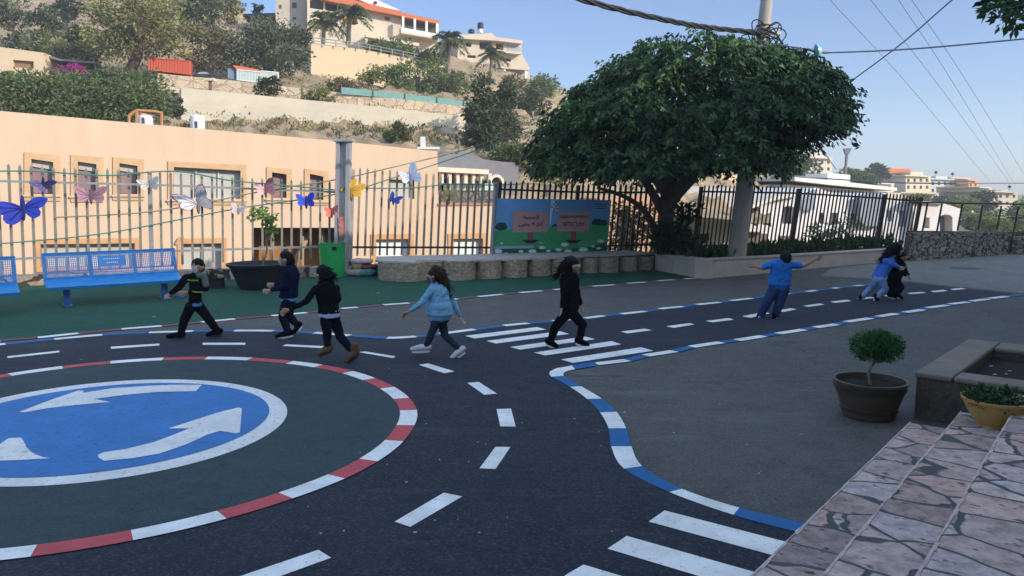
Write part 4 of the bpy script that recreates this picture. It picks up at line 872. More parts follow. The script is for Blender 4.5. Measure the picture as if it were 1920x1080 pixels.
# ---------------- steps, planter box, pots at the near right
pave = Mstone('pink crazy paving', [(.36, .27, .255), (.56, .44, .41), (.27, .215, .21), (.52, .36, .32), (.46, .40, .41), (.33, .24, .22)], (.07, .08, .085), 2.3, .034, bump=.6, jit=.14, stretch=(1.25, .72, 1), rand=.82, rot=-.81)
S1 = [G(1405, 1090, .16), G(1710, 792, .16)]; S2 = [G(1540, 1090, .32), G(1806, 772, .32)]; S3 = [G(1720, 1090, .48), G(1900, 779, .48)]
t0 = thing('stone_steps', 'three broad steps paved with pinkish crazy paving', 'steps', (S1[0].x, S1[0].y, 0)); ud = (S1[1]-S1[0]).normalized(); nd = Vector((ud.y, -ud.x, 0))
nose = M('worn pale stone edge', (.56, .46, .44), (.36, .29, .28), 6, bump=.4)  # paler strip laid along the front edge of each step
for Sx, z, ext in ((S1, .16, 0), (S2, .32, .0), (S3, .48, .5)):
    a = Sx[0]-(Sx[1]-Sx[0])*.9; b = Sx[1]+(Sx[1]-Sx[0]).normalized()*ext; mb = MB(); zz = lambda v, h: Vector((v.x, v.y, h))
    mb.prism([zz(a, 0), zz(b, 0), zz(b+nd*4, 0), zz(a+nd*4, 0)], (0, 0, z-.05), pave); mb.prism([zz(a-nd*.02, z-.048), zz(b-nd*.02, z-.048), zz(b+nd*4, z-.048), zz(a+nd*4, z-.048)], (0, 0, .048), pave)
    o = fixn(mb.build('step', t0, smooth=0)); of = Vector((z*31, z*-17, 0)); o.data.transform(Matrix.Translation(-of)); o.location = of; bv = o.modifiers.new('edge', 'BEVEL'); bv.width = .022; bv.segments = 3
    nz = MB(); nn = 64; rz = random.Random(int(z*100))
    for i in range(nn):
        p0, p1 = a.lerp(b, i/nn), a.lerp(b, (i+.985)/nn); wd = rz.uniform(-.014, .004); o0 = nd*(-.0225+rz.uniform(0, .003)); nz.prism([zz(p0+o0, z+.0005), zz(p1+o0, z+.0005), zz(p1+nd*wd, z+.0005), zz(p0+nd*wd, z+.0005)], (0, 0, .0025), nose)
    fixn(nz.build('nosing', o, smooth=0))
boxm = Mgrain('rough exposed concrete', (.080, .064, .050), (.050, .042, .034), (.13, .105, .085), big=1.2, fine=30, bump=.6); boxc = M('smooth pale coping', (.20, .17, .145), (.14, .12, .10), 2.5, bump=.3)
A = G(1714, 784); A.z = 0; u = Vector((.655, .756, 0)); v = Vector((.756, -.655, 0)); z = Vector((0, 0, 1)); hb = .50; Lu, Lv, wt = 2.45, 3.2, .42
t0 = thing('planter_box', 'square concrete planter box full of bare soil beside the steps', 'planter', A)
mb = MB()
for o_, a_, b_ in ((A, u*Lu, v*wt*.8), (A+v*(Lv-wt), u*Lu, v*wt), (A+v*wt*.8, u*wt*.72, v*(Lv-wt*1.8)), (A+u*(Lu-wt)+v*wt*.8, u*wt, v*(Lv-wt*1.8))): mb.prism([o_, o_+a_, o_+a_+b_, o_+b_], z*(hb-.06), boxm)
fixn(mb.build('box_wall', t0, smooth=0)); mb = MB()
for o_, a_, b_ in ((A-u*.02-v*.02, u*(Lu+.04), v*wt*.85), (A+v*(Lv-wt), u*Lu, v*wt), (A+v*(wt*.83)-u*.02, u*wt*.78, v*(Lv-wt*1.83)), (A+u*(Lu-wt)+v*wt*.83, u*(wt+.02), v*(Lv-wt*1.83))): mb.prism([o_+z*(hb-.058), o_+a_+z*(hb-.058), o_+a_+b_+z*(hb-.058), o_+b_+z*(hb-.058)], z*.058, boxc)
o = fixn(mb.build('coping', t0, smooth=0)); bv = o.modifiers.new('edge', 'BEVEL'); bv.width = .02; bv.segments = 2
mb = MB(); mb.prism([A+u*.2+v*.2+z*.2, A+u*(Lu-.2)+v*.2+z*.2, A+u*(Lu-.2)+v*(Lv-.2)+z*.2, A+u*.2+v*(Lv-.2)+z*.2], z*.17, soil); rr = random.Random(6)
for i in range(40):
    p = A+u*rr.uniform(.4, Lu-.5)+v*rr.uniform(.4, 2)+z*.37; s = rr.uniform(.008, .022); mb.ball(p, (s*1.4, s, s*.6), deb if rr.random() < .4 else soil, 1)
mb.build('soil', t0, smooth=0)
brl = M('brown barrel plastic', (.085, .055, .037), (.055, .038, .028), 5, rough=.5, stretch=(8, 8, .6)); brd = M('barrel hoop', (.030, .026, .024), (.04, .035, .03), 6, rough=.45); c = Vector((3.80, 8.30, 0)); rr_ = .375; hb2 = .40
t0 = thing('barrel_pot', 'half-barrel brown pot with dark hoops standing by the steps', 'pot', c)
mb = MB(); mb.lathe([(0, 0), (.255, 0), (.27, .03), (.275, .075), (.29, .08), (.295, .115), (.285, .12), (.335, .27), (.345, .30), (.357, .305), (.365, .345), (.355, .35), (.362, .375), (rr_, .38), (rr_, hb2), (.345, hb2), (.335, .34)], c, brl, 40, [brl, brl, brl, brd, brd, brd, brl, brl, brd, brd, brd, brl, brl, brl, brl, brl]); mb.build('barrel', t0)
mb = MB(); mb.lathe([(0, .345), (.2, .35), (.34, .34)], c, soil, 24); mb.build('soil', t0)
t0 = thing('topiary_bush', 'small round clipped bush on a thin stem in the barrel pot', 'bush', c+Vector((0, 0, .345))); tcn = D(1644, 648, 8.3)
mb = MB(); mb.tube(curve([c+Vector((0, 0, .34)), c+Vector((-.015, 0, .5)), D(1644, 672, 8.3), tcn], 4), [.016]*12+[.01], wood2, 7); mb.build('stem', t0)
mb = MB(); lt1 = Mleaf('thuja sprig', (.045, .13, .04), (.08, .19, .06)); lt2 = Mleaf('thuja sprig dark', (.015, .05, .022), (.03, .08, .03)); crown(mb, tcn, (.238, .22, .142), 220, 30, .038, [lt1, lt2, lt1], 21, flat=.9, cl=.26, hollow=.25, droop=0, aspect=.35); mb.build('crown', t0, smooth=0)
yel = M('ochre glazed pot', (.42, .25, .07), (.36, .21, .06), 4, rough=.35, spec=.5); c = G(1866, 797, .32)
t0 = thing('flower_pot', 'round ochre yellow pot on the middle step', 'pot', c); mb = MB(); mb.lathe([(0, 0), (.145, 0), (.15, .03), (.17, .035), (.225, .12), (.275, .22), (.285, .225), (.29, .25), (.275, .25), (.262, .22), (.24, .2)], c, yel, 36); mb.build('pot_body', t0)
mb = MB(); mb.lathe([(0, .2), (.25, .2)], c, soil, 20); mb.build('soil', t0)
t0 = thing('flowers', 'low dark green and purple flowering plant in the ochre pot', 'plant', c+Vector((0, 0, .2))); mb = MB(); crown(mb, c+Vector((0, 0, .245)), (.26, .26, .06), 70, 18, .05, [lt2, lf_dk, lt1], 9, cl=.25, hollow=0); mb.build('foliage', t0, smooth=0)
mb = MB(); crown(mb, c+Vector((-.02, .02, .295)), (.20, .16, .025), 11, 7, .024, [Mleaf('purple petal', (.12, .02, .06), (.20, .04, .08))], 10, cl=.2, hollow=0, aspect=.8); mb.build('blossom', t0, smooth=0)
# manhole-like drain cover far right in the apron, tree branch tip entering at the top
mb = MB(); p = G(1810, 503); mb.lathe([(0, .012), (.42, .012), (.42, .0)], p, M('iron cover', (.07, .07, .07), (.1, .1, .1), 20), 24); tag(mb.build('drain_cover', loc=p), 'round dark drain cover in the pale concrete', 'drain cover')
t0 = thing('tree', 'tree outside the frame whose leafy branch tip enters at the top corner', 'tree', (14.5, 13, 0)); mb = MB(); mb.tube(curve([(14.5, 13, 0), (14.3, 13.1, 3), (13.2, 14, 5.5), (11.5, 15, 6.4), D(1905, 14, 15.5)], 6), [.3]*7+[.2]*6+[.12]*6+[.06]*5+[.02], wood, 8); mb.build('trunk', t0)
mb = MB(); crown(mb, D(1925, 8, 15.5), (.75, .7, .36), 30, 24, .17, [lf_a, lf_b], 31, cl=.35); crown(mb, (13.6, 14, 6.6), (2.2, 2.2, 1.5), 60, 24, .17, [lf_a, lf_b], 32, cl=.3, shape=lambda p, r: p[0] > -.2); mb.build('crown', t0, smooth=0)
# ================================================================ buildings
peach = M('peach stucco', (.61, .45, .32), (.55, .395, .275), .5, bump=.15, bscale=30, rough=.9, stretch=(1.6, 1.6, .35), detail=9); trim = M('sandstone trim', (.50, .31, .17), (.56, .37, .22), 3, bump=.3, rough=.85)
gdk = M('dark window glass', (.05, .045, .055), (.10, .08, .10), 1.5, rough=.15, spec=.6); shut = M('pale roller shutter', (.46, .45, .41), (.40, .39, .36), 3, rough=.6, stretch=(.2, .2, 14)); curt = M('mauve curtain behind glass', (.20, .12, .13), (.28, .20, .21), 2, rough=.4, stretch=(6, 6, .4)); rev = M('window reveal', (.30, .21, .14)); wfr = M('pale window frame', (.55, .53, .50), None, 4, rough=.5); roofg = M('flat roof screed', (.32, .29, .26), (.22, .20, .18), 2)
def school():
    """the school block beside and behind the viewer that shades the yard"""
    a = Vector((-.7, -2.9, 0)); u = Vector((.7071, .7071, 0)); n = Vector((.7071, -.7071, 0))
    t = thing('school_building', 'long sand coloured school block whose shadow covers the yard', 'building', a)
    mb = MB(); Hh = SHADE_H
    mb.prism([a, a+u*SHADE_L, a+u*SHADE_L+n*14, a+n*14], (0, 0, Hh), M('school stucco', (.72, .68, .60), (.66, .62, .55), 1)); fixn(mb.build('wall', t, smooth=0))
    mb = MB(); mb.prism([a-u*.2-n*.2+Vector((0, 0, Hh)), a+u*(SHADE_L+.2)-n*.2+Vector((0, 0, Hh)), a+u*(SHADE_L+.2)+n*14.2+Vector((0, 0, Hh)), a-u*.2+n*14.2+Vector((0, 0, Hh))], (0, 0, .3), trim); fixn(mb.build('roof', t, smooth=0))
    wb0 = MB()
    for i in range(2, int(SHADE_L/3.2)):
        for zf in (4.2, 8): wb0.prism([a+u*(i*3.2)-n*.03+Vector((0, 0, zf)), a+u*(i*3.2+1.6)-n*.03+Vector((0, 0, zf)), a+u*(i*3.2+1.6)-n*.03+Vector((0, 0, zf+1.5)), a+u*(i*3.2)-n*.03+Vector((0, 0, zf+1.5))], -n*.02, gdk)
    fixn(wb0.build('window', t, smooth=0))
SHADE_H = 9.8; SHADE_L = 47
school()
# ---- peach building
PLg = Plane(D(0, 400, 32), D(820, 400, 38)); t0 = thing('peach_building', 'long peach stucco building with sandstone window surrounds behind the fence', 'building', PLg(420, 520))
UPW = [((59, 298, 100, 304), 13), ((146, 303, 181, 308), 13), ((224, 306, 258, 311), 12), ((326, 313, 451, 320), 11), ((510, 323, 537, 327), 10), ((581, 326, 606, 331), 10)]
holes = []; kinds = []
for (x0, y0, x1, y1), bw in UPW:
    yb = {59: 364, 146: 366, 224: 364, 326: 373, 510: 371, 581: 375}[x0]; holes.append([(x0, y0), (x1, y1), (x1, yb), (x0, yb-.5)]); kinds.append('curt' if x0 != 326 else 'shut')
LOWW = [(76, 458, 253, 456, 500, 'shut'), (343, 457, 415, 456, 512, 'shut'), (705, 449, 766, 448, 497, 'white'), (850, 448, 905, 447, 497, 'white')]
wbig = [(-260, 178), (0, 208), (640, 265), (820, 284), (822, 383), (926, 382), (926, 560), (-260, 560)]
nich = [(472, 462, 634, 462, 520)]
HX = list(holes)
for x0, y0, x1, y1, yb, k in LOWW: HX.append([(x0, y0), (x1, y1), (x1, yb), (x0, yb)])
HX.append([(475, 427), (634, 427), (634, 512), (475, 512)]); HX.append([(729, 336), (777, 338), (777, 373), (729, 372)])
mb = MB(); wall_holes(mb, PLg, wbig[:4]+[(822, 384)]+[(926, 383)]+wbig[6:], HX, peach, 9, .28, rev, roofg); mb.build('wall', t0, smooth=0)
def win(quad, kind, bars=0, par=t0, pl=PLg, off=-.24, fw=1.6):
    f = MB(); frame(f, Shift(pl, off), [(quad[0][0]+fw, quad[0][1]+fw), (quad[1][0]-fw, quad[1][1]+fw), (quad[2][0]-fw, quad[2][1]-fw), (quad[3][0]+fw, quad[3][1]-fw)], fw, wfr if kind != 'curt' else M('dark frame', (.10, .07, .06)), .05)
    for b in range(bars):
        x = lerp(quad[0][0], quad[1][0], (b+1)/(bars+1)); y = lerp(quad[0][1], quad[1][1], (b+1)/(bars+1)); f.prism(PX(pl, [(x-1.2, y), (x+1.2, y), (x+1.2, quad[2][1]), (x-1.2, quad[2][1])], off+.01), pl.n*.05, wfr)
    w_ = fixn(f.build('window', par, smooth=0)); g_ = MB(); g_.prism(PX(pl, quad, off-.02), -pl.n*.02, {'curt': curt, 'shut': shut, 'white': M('white blind', (.80, .80, .78), (.7, .7, .68), 3), 'dark': gdk}[kind]); fixn(g_.build('pane', w_, smooth=0))
    return w_
class Shift:
    def __init__(s, pl, off): s.pl = pl; s.off = off; s.n = pl.n; s.u = pl.u
    def __call__(s, x, y, o=0): return s.pl(x, y, s.off+o)
for h, k in zip(holes, kinds): win(h, k, 2 if k == 'shut' else 0)
for h in (holes[0], holes[1], holes[2]):
    f = MB(); f.prism(PX(PLg, [(h[0][0], h[0][1]), (h[1][0]-2, h[1][1]), (h[1][0]-2, h[1][1]+14), (h[0][0], h[0][1]+14)], -.2), PLg.n*.02, shut); fixn(f.build('blind', t0, smooth=0))
for (x0, y0, x1, y1, yb, k) in LOWW: win([(x0, y0), (x1, y1), (x1, yb), (x0, yb)], k, 1 if k == 'shut' else 0)
win([(729, 336), (777, 338), (777, 373), (729, 372)], 'shut')
for h, (q, bw) in zip(holes, UPW):
    f = MB(); frame(f, PLg, h, bw, trim, .05); fixn(f.build('window_surround', t0, smooth=0))
    f = MB(); f.prism(PX(PLg, [(h[3][0]-bw-2, h[3][1]+2), (h[2][0]+bw+2, h[2][1]+2), (h[2][0]+bw+2, h[2][1]+5), (h[3][0]-bw-2, h[3][1]+5)], .052), PLg.n*.06, M('pale sill', (.55, .45, .36))); fixn(f.build('window_sill', t0, smooth=0))
for (x0, y0, x1, y1, yb, k) in LOWW:
    f = MB(); frame(f, PLg, [(x0, y0), (x1, y1), (x1, yb), (x0, yb)], 10, M('orange stone trim', (.50, .25, .11), (.55, .32, .16), 3), .05); fixn(f.build('window_surround', t0, smooth=0))
orn = M('orange ochre wall', (.36, .17, .05), (.30, .13, .04), 2); mb = MB(); mb.prism(PX(PLg, [(470, 420), (640, 420), (640, 520), (470, 520)], -1.6), -PLg.n*.05, orn); fixn(mb.build('recess_wall', t0, smooth=0))
mb = MB(); P = lambda x, y, o: PLg(x, y, o)
for a, b in (((545, 510), (582, 432)),): mb.tube([P(a[0], a[1], -1.2), P(b[0], b[1], -1.2)], .12, M('timber brace', (.45, .32, .20)), 6)
for x in (510, 566, 606): mb.tube([P(x, 430, -.8), P(x, 520, -.8)], .10, M('recess post', (.30, .22, .14)), 6)
mb.build('recess_post', t0)
mb = MB(); mb.tube(curve([P(330, 458, .05), P(336, 447, .1), P(345, 443, .1)], 5), .05, trim, 6); mb.build('drain_pipe', t0)
red_c = M('red coping tile', (.36, .15, .10), (.42, .2, .14), 6); mb = MB(); mb.prism(PX(PLg, [(821, 382), (927, 380.5), (927, 384.5), (821, 386)], .06), -PLg.n*.5, red_c); fixn(mb.build('coping', t0, smooth=0))
# grey patio wing right of the peach wall
gry = M('grey cladding', (.17, .17, .185), (.14, .14, .155), 1.5, rough=.7); cream = M('cream pergola', (.62, .55, .44), (.55, .48, .38), 3); PLr = Plane(D(800, 400, 43), D(980, 400, 45))
t0 = thing('patio_building', 'grey gabled building with a cream pergola and arch beyond the peach wall', 'building', PLr(890, 400))
mb = MB(); outer = [(815, 293), (854, 283), (868, 283), (911, 300), (972, 306), (970, 520), (815, 520)]
hol = [[(826, 335), (914, 340), (914, 384), (826, 382)]]
wall_holes(mb, PLr, outer, hol, gry, 8, 1.2, gry, gry); mb.build('wall', t0, smooth=0)
mb = MB(); mb.prism(PX(PLr, [(822, 313), (917, 318), (917, 327), (822, 322)], 1.5), -PLr.n*1.5, cream); fixn(mb.build('pergola_beam', t0, smooth=0))
for i in range(7):
    x = 826+i*15; mb = MB(); mb.prism(PX(PLr, [(x, 325), (x+6, 325.5), (x+6, 344), (x, 344)], 1.3), -PLr.n*.3, cream); fixn(mb.build('pergola_post', t0, smooth=0))
mb = MB(); ap = [(917+14.5-14.5*math.cos(a), 344-17*math.sin(a)) for a in np.linspace(0, math.pi, 12)]; ip = [(917+14.5-10*math.cos(a), 344-12*math.sin(a)) for a in np.linspace(0, math.pi, 12)]
for i in range(11): mb.prism(PX(PLr, [ap[i], ap[i+1], ip[i+1], ip[i]], .4), -PLr.n*.35, cream)
fixn(mb.build('arch', t0, smooth=0))
mb = MB()
for i in range(9): mb.prism(PX(PLr, [(832+i*11, 344), (841+i*11, 344.4), (841+i*11, 357), (832+i*11, 357)], .6), -PLr.n*.05, M('pale green glass', (.45, .58, .54), (.36, .48, .45), 3, rough=.2))
fixn(mb.build('glass_balustrade', t0, smooth=0))
mb = MB(); mb.prism(PX(PLr, [(818, 357), (930, 358), (930, 400), (818, 400)], .5), -PLr.n*.2, Mstone('dark grey patio stone', [(.10, .10, .10), (.18, .17, .16), (.13, .13, .14)], (.05, .05, .05), 2.2, .06)); fixn(mb.build('patio_wall', t0, smooth=0))
mb = MB(); mb.tube([PLr(860, 286, .1), PLr(860.5, 264, .1)], .06, gl, 6); mb.build('roof_mast', t0)
# ---- roof tanks and frame on the peach roof
tank = M('white enamel tank', (.72, .72, .72), (.62, .62, .63), 3, rough=.35); org = M('rusty orange frame', (.42, .21, .09), (.34, .16, .07), 6)
for (x, y0, y1, hw, lab) in ((273, 216, 236, 13.5, 'white water tank inside the rusty frame on the peach roof'), (371, 216, 247, 12.5, 'white water tank standing alone on the peach roof')):
    c = PLg(x, y1, -1.0); z1 = zpx(c, y0); r_ = hw*c.y/1500; t1 = thing('water_tank', lab, 'water tank', c, 'white roof tanks'); mb = MB(); mb.lathe([(0, -.3), (r_, -.3), (r_, z1-c.z-.06), (r_*.85, z1-c.z), (0, z1-c.z)], c, tank, 22); mb.build('tank_body', t1); mb = MB(); mb.box(c+Vector((.05, -r_*.98, (z1-c.z)*.4)), (.12, .03, .28), gdk); mb.build('label_plate', t1, smooth=0)
c = PLg(272, 236, -.8); t1 = thing('tank_frame', 'rusty orange pipe frame around the roof tank', 'frame', c); f = lambda x, y, o: PLg(x, y, o)
for pts in ([(242, 232), (242, 216), (252, 209)], [(256, 232), (256, 207)], [(303, 236), (303, 211)]): mb = MB(); mb.tube([f(x, y, -.6) for x, y in pts], .06, org, 6); mb.build('post', t1)
mb = MB(); mb.tube([f(242, 217, -.6), f(256, 207, -.6), f(290, 209, -.6), f(304, 212, -.6)], .06, org, 6); mb.build('top_rail', t1); mb = MB(); mb.tube([f(256, 212, -.6), f(275, 215, -1.5), f(303, 222, -.6)], .05, org, 6); mb.build('brace', t1)
c = D(793, 266, 46); mb = MB(); mb.box(c, (.25, .3, .55), tank); mb.box(c+Vector((.3, .1, -.35)), (1.2, .6, .12), tank); tag(mb.build('roof_box', loc=c, smooth=0), 'small white upright box on the dark roof behind the steel column', 'box')

# ================================================================ hillside: terrace walls and houses
twall = M('cast concrete terrace wall', (.64, .56, .42), (.52, .47, .37), .35, bump=.3, bscale=4, rough=.95, stretch=(1, 1, 2.5)); swall = Mstone('pale terrace stone', [(.62, .48, .32), (.68, .57, .42), (.54, .42, .30), (.66, .52, .37)], (.36, .28, .19), 1.1, .05, bump=.8, jit=.4, stretch=(1, 1, 1.4)); cwall = M('cream block wall', (.60, .47, .31), (.52, .41, .28), .5, bump=.3, bscale=3, rough=.95, stretch=(.3, .3, 3))
def wallthing(name, label, top, bot, Y0, Y1, m, thick=.5, parts=4, left=None):
    """a terrace wall between px polylines top and bot (same xs)"""
    pl = Plane(D(top[0][0], 300, Y0), D(top[-1][0], 300, Y1)); t = thing(name, label, 'wall', pl(*bot[0])); n = len(top)
    for i in range(n-1):
        mb = MB(); q = PX(pl, [top[i], top[i+1], (bot[i+1][0], bot[i+1][1]+8), (bot[i][0], bot[i][1]+8)]); mb.prism(q, -pl.n*thick, m); fixn(mb.build('wall_panel', t, smooth=0))
    if left:
        mb = MB(); a, b = pl(*top[0]), pl(bot[0][0], bot[0][1]+8); c = Vector((-.5, 1, 0))*left; mb.prism([a, b, b+c, a+c+Vector((0, 0, -.3))], Vector((.3, .1, 0)), m); fixn(mb.build('wall_return', t, smooth=0))
    return pl, t
PT1, _ = wallthing('terrace_wall', 'long pale cast concrete terrace wall above the peach roof', [(340, 164), (520, 182), (700, 199), (862, 217)], [(340, 232), (520, 243), (700, 252), (862, 262)], 58.5, 60, twall, left=6)
wallthing('terrace_wall', 'pale dry stone terrace wall running below the green netting', [(295, 137), (340, 142), (420, 149), (560, 165), (720, 182), (872, 200)], [(295, 160), (340, 168), (420, 175), (560, 188), (720, 204), (872, 224)], 62.5, 64, swall)
wallthing('garden_wall', 'tall cream block wall below the palms', [(583, 81), (680, 92), (780, 112), (830, 122)], [(583, 136), (680, 158), (780, 166), (830, 166)], 80, 84, cwall, left=5)
c = D(866, 222, 60); mb = MB(); mb.prism([D(858, 214, 60.5), D(870, 212, 60.5), D(872, 262, 60.5), D(860, 262, 60.5)], (0, 1.2, 0), twall); tag(fixn(mb.build('pillar', loc=c, smooth=0)), 'white end pillar closing the concrete terrace wall', 'pillar')
net = M('green shade netting', (.14, .30, .26), (.20, .36, .33), 2, stretch=(4, 4, .6)); pn = Plane(D(640, 180, 63.2), D(930, 200, 64.6)); t1 = thing('shade_netting', 'blue-green netting strip along the top of the stone terrace wall', 'netting', pn(780, 195)); T_ = [(640, 163), (700, 170), (760, 176), (820, 183), (870, 190), (925, 206)]; B_ = [(640, 176), (700, 181), (760, 187), (820, 195), (870, 203), (925, 216)]
for i in range(5): mb = MB(); mb.prism(PX(pn, [T_[i], T_[i+1], B_[i+1], B_[i]]), -pn.n*.03, net); mb.build('net_panel', t1, smooth=0)
for (x, y), (x2, y2) in zip(T_, B_): mb = MB(); mb.tube([pn(x, y-1, .05), pn(x2, y2+2, .05)], .04, gl, 5); mb.build('post', t1)
pr = Plane(D(583, 90, 79.8), D(830, 120, 83.8)); t1 = thing('railing', 'thin pale metal railing on top of the cream block wall', 'railing', pr(700, 95))
for i in range(12):
    x = 588+i*21; y = float(np.interp(x, [583, 680, 780, 830], [81, 92, 112, 122])); mb = MB(); mb.tube([pr(x, y-11, .0), pr(x, y+1, .0)], .06, railm, 5); mb.build('post', t1)
for o_ in (-10.5, -5): mb = MB(); mb.tube([pr(x, float(np.interp(x, [583, 680, 780, 830], [81, 92, 112, 122]))+o_) for x in (588, 680, 780, 826)], .045, railm, 5); mb.build('rail', t1)
hstone = M('house limestone', (.58, .50, .39), (.50, .43, .33), .8, bump=.3, bscale=6, rough=.9, stretch=(1, 1, 2)); hst2 = M('grey stone and shaded house side', (.42, .37, .31), (.36, .32, .27), .7, bump=.3, bscale=6); hwhite = M('white house plaster', (.74, .72, .68), (.66, .64, .61), .6, bump=.1); tile = M('terracotta roof tiles', (.50, .15, .06), (.42, .13, .055), 2, bump=.5, bscale=12, stretch=(1, 1, 5)); dark = M('deep shade interior', (.06, .055, .055), (.09, .08, .08), 1)
def house(name, label, px0, px1, Y0, Y1, outer, holes, m, depth=8, reveal=.8, winm=None, cat='house', roofm=None, rec=True):
    pl = Plane(D(px0, 300, Y0), D(px1, 300, Y1)); t = thing(name, label, cat, pl((px0+px1)/2, max(y for x, y in outer))); mb = MB(); wall_holes(mb, pl, outer, holes, m, depth, reveal, m, roofm or m); mb.build('wall', t, smooth=0)
    for h in holes: w_ = MB(); w_.prism(PX(pl, h, -reveal+.02), -pl.n*.02, winm or dark); fixn(w_.build('window', t, smooth=0))
    return pl, t
def addp(t, pl, nm, pts, off, thick, m): mb = MB(); mb.prism(PX(pl, pts, off), -pl.n*thick, m); return fixn(mb.build(nm, t, smooth=0))
rc = lambda x0, y0, x1, y1, s=0: [(x0, y0), (x1, y0+s), (x1, y1+s), (x0, y1)]
# red-roofed house
pl, t = house('red_roofed_house', 'big limestone house with terracotta roof and balconies at the top of the hill', 575, 825, 96, 100, [(576, -40), (640, -40), (640, 6), (752, 29), (752, 62), (823, 74), (823, 100), (576, 100)], [rc(581, -12, 606, 15, 4), rc(610, 2, 632, 19, 4), rc(721, 30, 731, 37, 2)], hstone, 9, .6)
addp(t, pl, 'side_wing', [(517, -40), (576, -30), (576, 60), (517, 52)], -2, 7, hst2)  # side face in darker stone: its shade is put into the colour
for q in (rc(548, 5, 556, 14), rc(524, 9, 528, 15), rc(549, 32, 555, 36)): addp(t, pl, 'window', q, -1.9, .06, dark)
addp(t, pl, 'roof', [(600, -14), (680, 4), (752, 21), (752, 30), (680, 16), (600, -2)], 1.0, 6, tile); addp(t, pl, 'gable', [(660, -6), (690, -10), (708, 0), (751, 20), (700, 10)], .2, 3, hwhite)
addp(t, pl, 'roof', [(752, 23), (790, 31), (824, 39), (823, 45), (752, 31)], 1.0, 6, tile); addp(t, pl, 'balcony_parapet', [(752, 51), (822, 64), (822, 70), (752, 59)], 1.6, .3, hwhite); addp(t, pl, 'balcony_floor', [(752, 58), (823, 71), (823, 74), (752, 62)], 1.8, 3, hstone)
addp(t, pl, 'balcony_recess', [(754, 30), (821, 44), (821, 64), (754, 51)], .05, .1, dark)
for x in (756, 778, 800, 820): addp(t, pl, 'column', rc(x-2, 30+(x-752)*.2, x+2, 52+(x-752)*.19), 1.55, .4, hwhite)
addp(t, pl, 'terrace_slab', [(686, 63), (786, 81), (786, 87), (686, 69)], 2.2, 4, hstone)
for x, y in ((687, 68), (731, 76), (778, 84)): addp(t, pl, 'terrace_column', rc(x-2.5, y, x+2.5, y+14), 2.0, .5, hstone)
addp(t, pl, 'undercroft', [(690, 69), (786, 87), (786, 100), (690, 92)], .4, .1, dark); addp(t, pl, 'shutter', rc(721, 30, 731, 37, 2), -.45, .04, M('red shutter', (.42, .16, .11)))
c = pl(704, 5, .4); mb = MB(); mb.ball(c, (.22, .05, .22), gdk, 2); mb.build('round_window', t)
# unfinished apartment building
conc2 = M('bare concrete frame', (.47, .41, .32), (.40, .35, .28), .8, bump=.3, bscale=5)
pl, t = house('unfinished_building', 'unfinished concrete apartment block with open balconies right of the red roof', 855, 1000, 112, 116, [(858, 66), (884, 64), (922, 62), (930, 70), (978, 77), (978, 100), (990, 122), (994, 150), (858, 160)], [rc(873, 79, 884, 87, 1), rc(899, 76, 922, 91, 2), rc(930, 80, 944, 94, 2), rc(876, 103, 892, 108, 1), rc(942, 108, 958, 114, 2)], conc2, 9, 1.5)
addp(t, pl, 'roof_slab', [(858, 66), (930, 69), (980, 76), (980, 82), (930, 76), (858, 72)], 1.0, 5, conc2); addp(t, pl, 'balcony_slab', [(930, 92), (978, 98), (978, 102), (930, 97)], 1.4, 3, conc2); addp(t, pl, 'balcony_slab', [(930, 119), (993, 125), (993, 132), (930, 127)], 1.4, 4, conc2)
addp(t, pl, 'column', rc(944, 126, 948, 140), 1.2, .5, hwhite); addp(t, pl, 'column', rc(984, 131, 988, 150), 1.2, .5, hwhite)
addp(t, pl, 'balcony_opening', rc(952, 85, 976, 96, 2), .05, .1, M('sky-lit opening', (.30, .33, .38)))
c = pl(901, 62, -2); t1 = thing('water_tank', 'black water tank on a white stand on the unfinished block', 'water tank', c); mb = MB(); mb.lathe([(.35, 0), (.35, .55), (0, .55)], c, hwhite, 14); mb.build('stand', t1); mb = MB(); mb.lathe([(.42, .55), (.42, 1.3), (.2, 1.45), (0, 1.45)], c, blk, 16); mb.build('tank_body', t1)
c = pl(884, 62, -2); mb = MB(); mb.lathe([(.45, 0), (.45, .4), (.2, .55), (0, .55)], c, blk, 16); tag(mb.build('water_tank', loc=c), 'low dark water tank at the edge of the unfinished roof', 'water tank')
# small cream house far left, shelter
pl, t = house('small_house', 'small cream flat-roofed house above the dense green trees', -60, 85, 66, 67, [(-60, 84), (0, 88), (83, 99), (83, 150), (-60, 150)], [rc(24, 112, 63, 126, 3)], M('cream plaster', (.56, .44, .30), (.50, .39, .27), 1), 6, .3, M('brown shutters', (.22, .12, .08), (.28, .16, .10), 3, stretch=(4, 4, 1)))
pl = Plane(D(85, 120, 68), D(185, 125, 69)); t = thing('shelter', 'low grey sheet roof shelter beside the small cream house', 'shelter', pl(130, 130)); addp(t, pl, 'roof', [(88, 104), (112, 110), (180, 116), (180, 119), (112, 114), (88, 108)], 0, 3, gl)
for x, y in ((92, 106), (145, 113), (178, 117)): addp(t, pl, 'post', rc(x-1, y, x+1, 134), -.2, .1, gl)
addp(t, pl, 'back_wall', [(90, 112), (180, 119), (180, 132), (90, 130)], -3, .2, gry)
pl = Plane(D(470, 30, 100), D(580, 30, 101)); t = thing('pergola', 'dark flat pergola roof against the sky next to the red-roofed house', 'pergola', pl(500, 45)); addp(t, pl, 'roof', [(455, 26), (515, 24), (515, 29), (455, 30)], 0, 4, M('dark roof', (.06, .045, .05)))
for x in (478, 490, 510): addp(t, pl, 'post', rc(x-1, 28, x+1, 46), -.3, .2, hst2)
addp(t, pl, 'low_wall', [(470, 40), (576, 46), (576, 62), (470, 56)], -.5, .6, hst2)
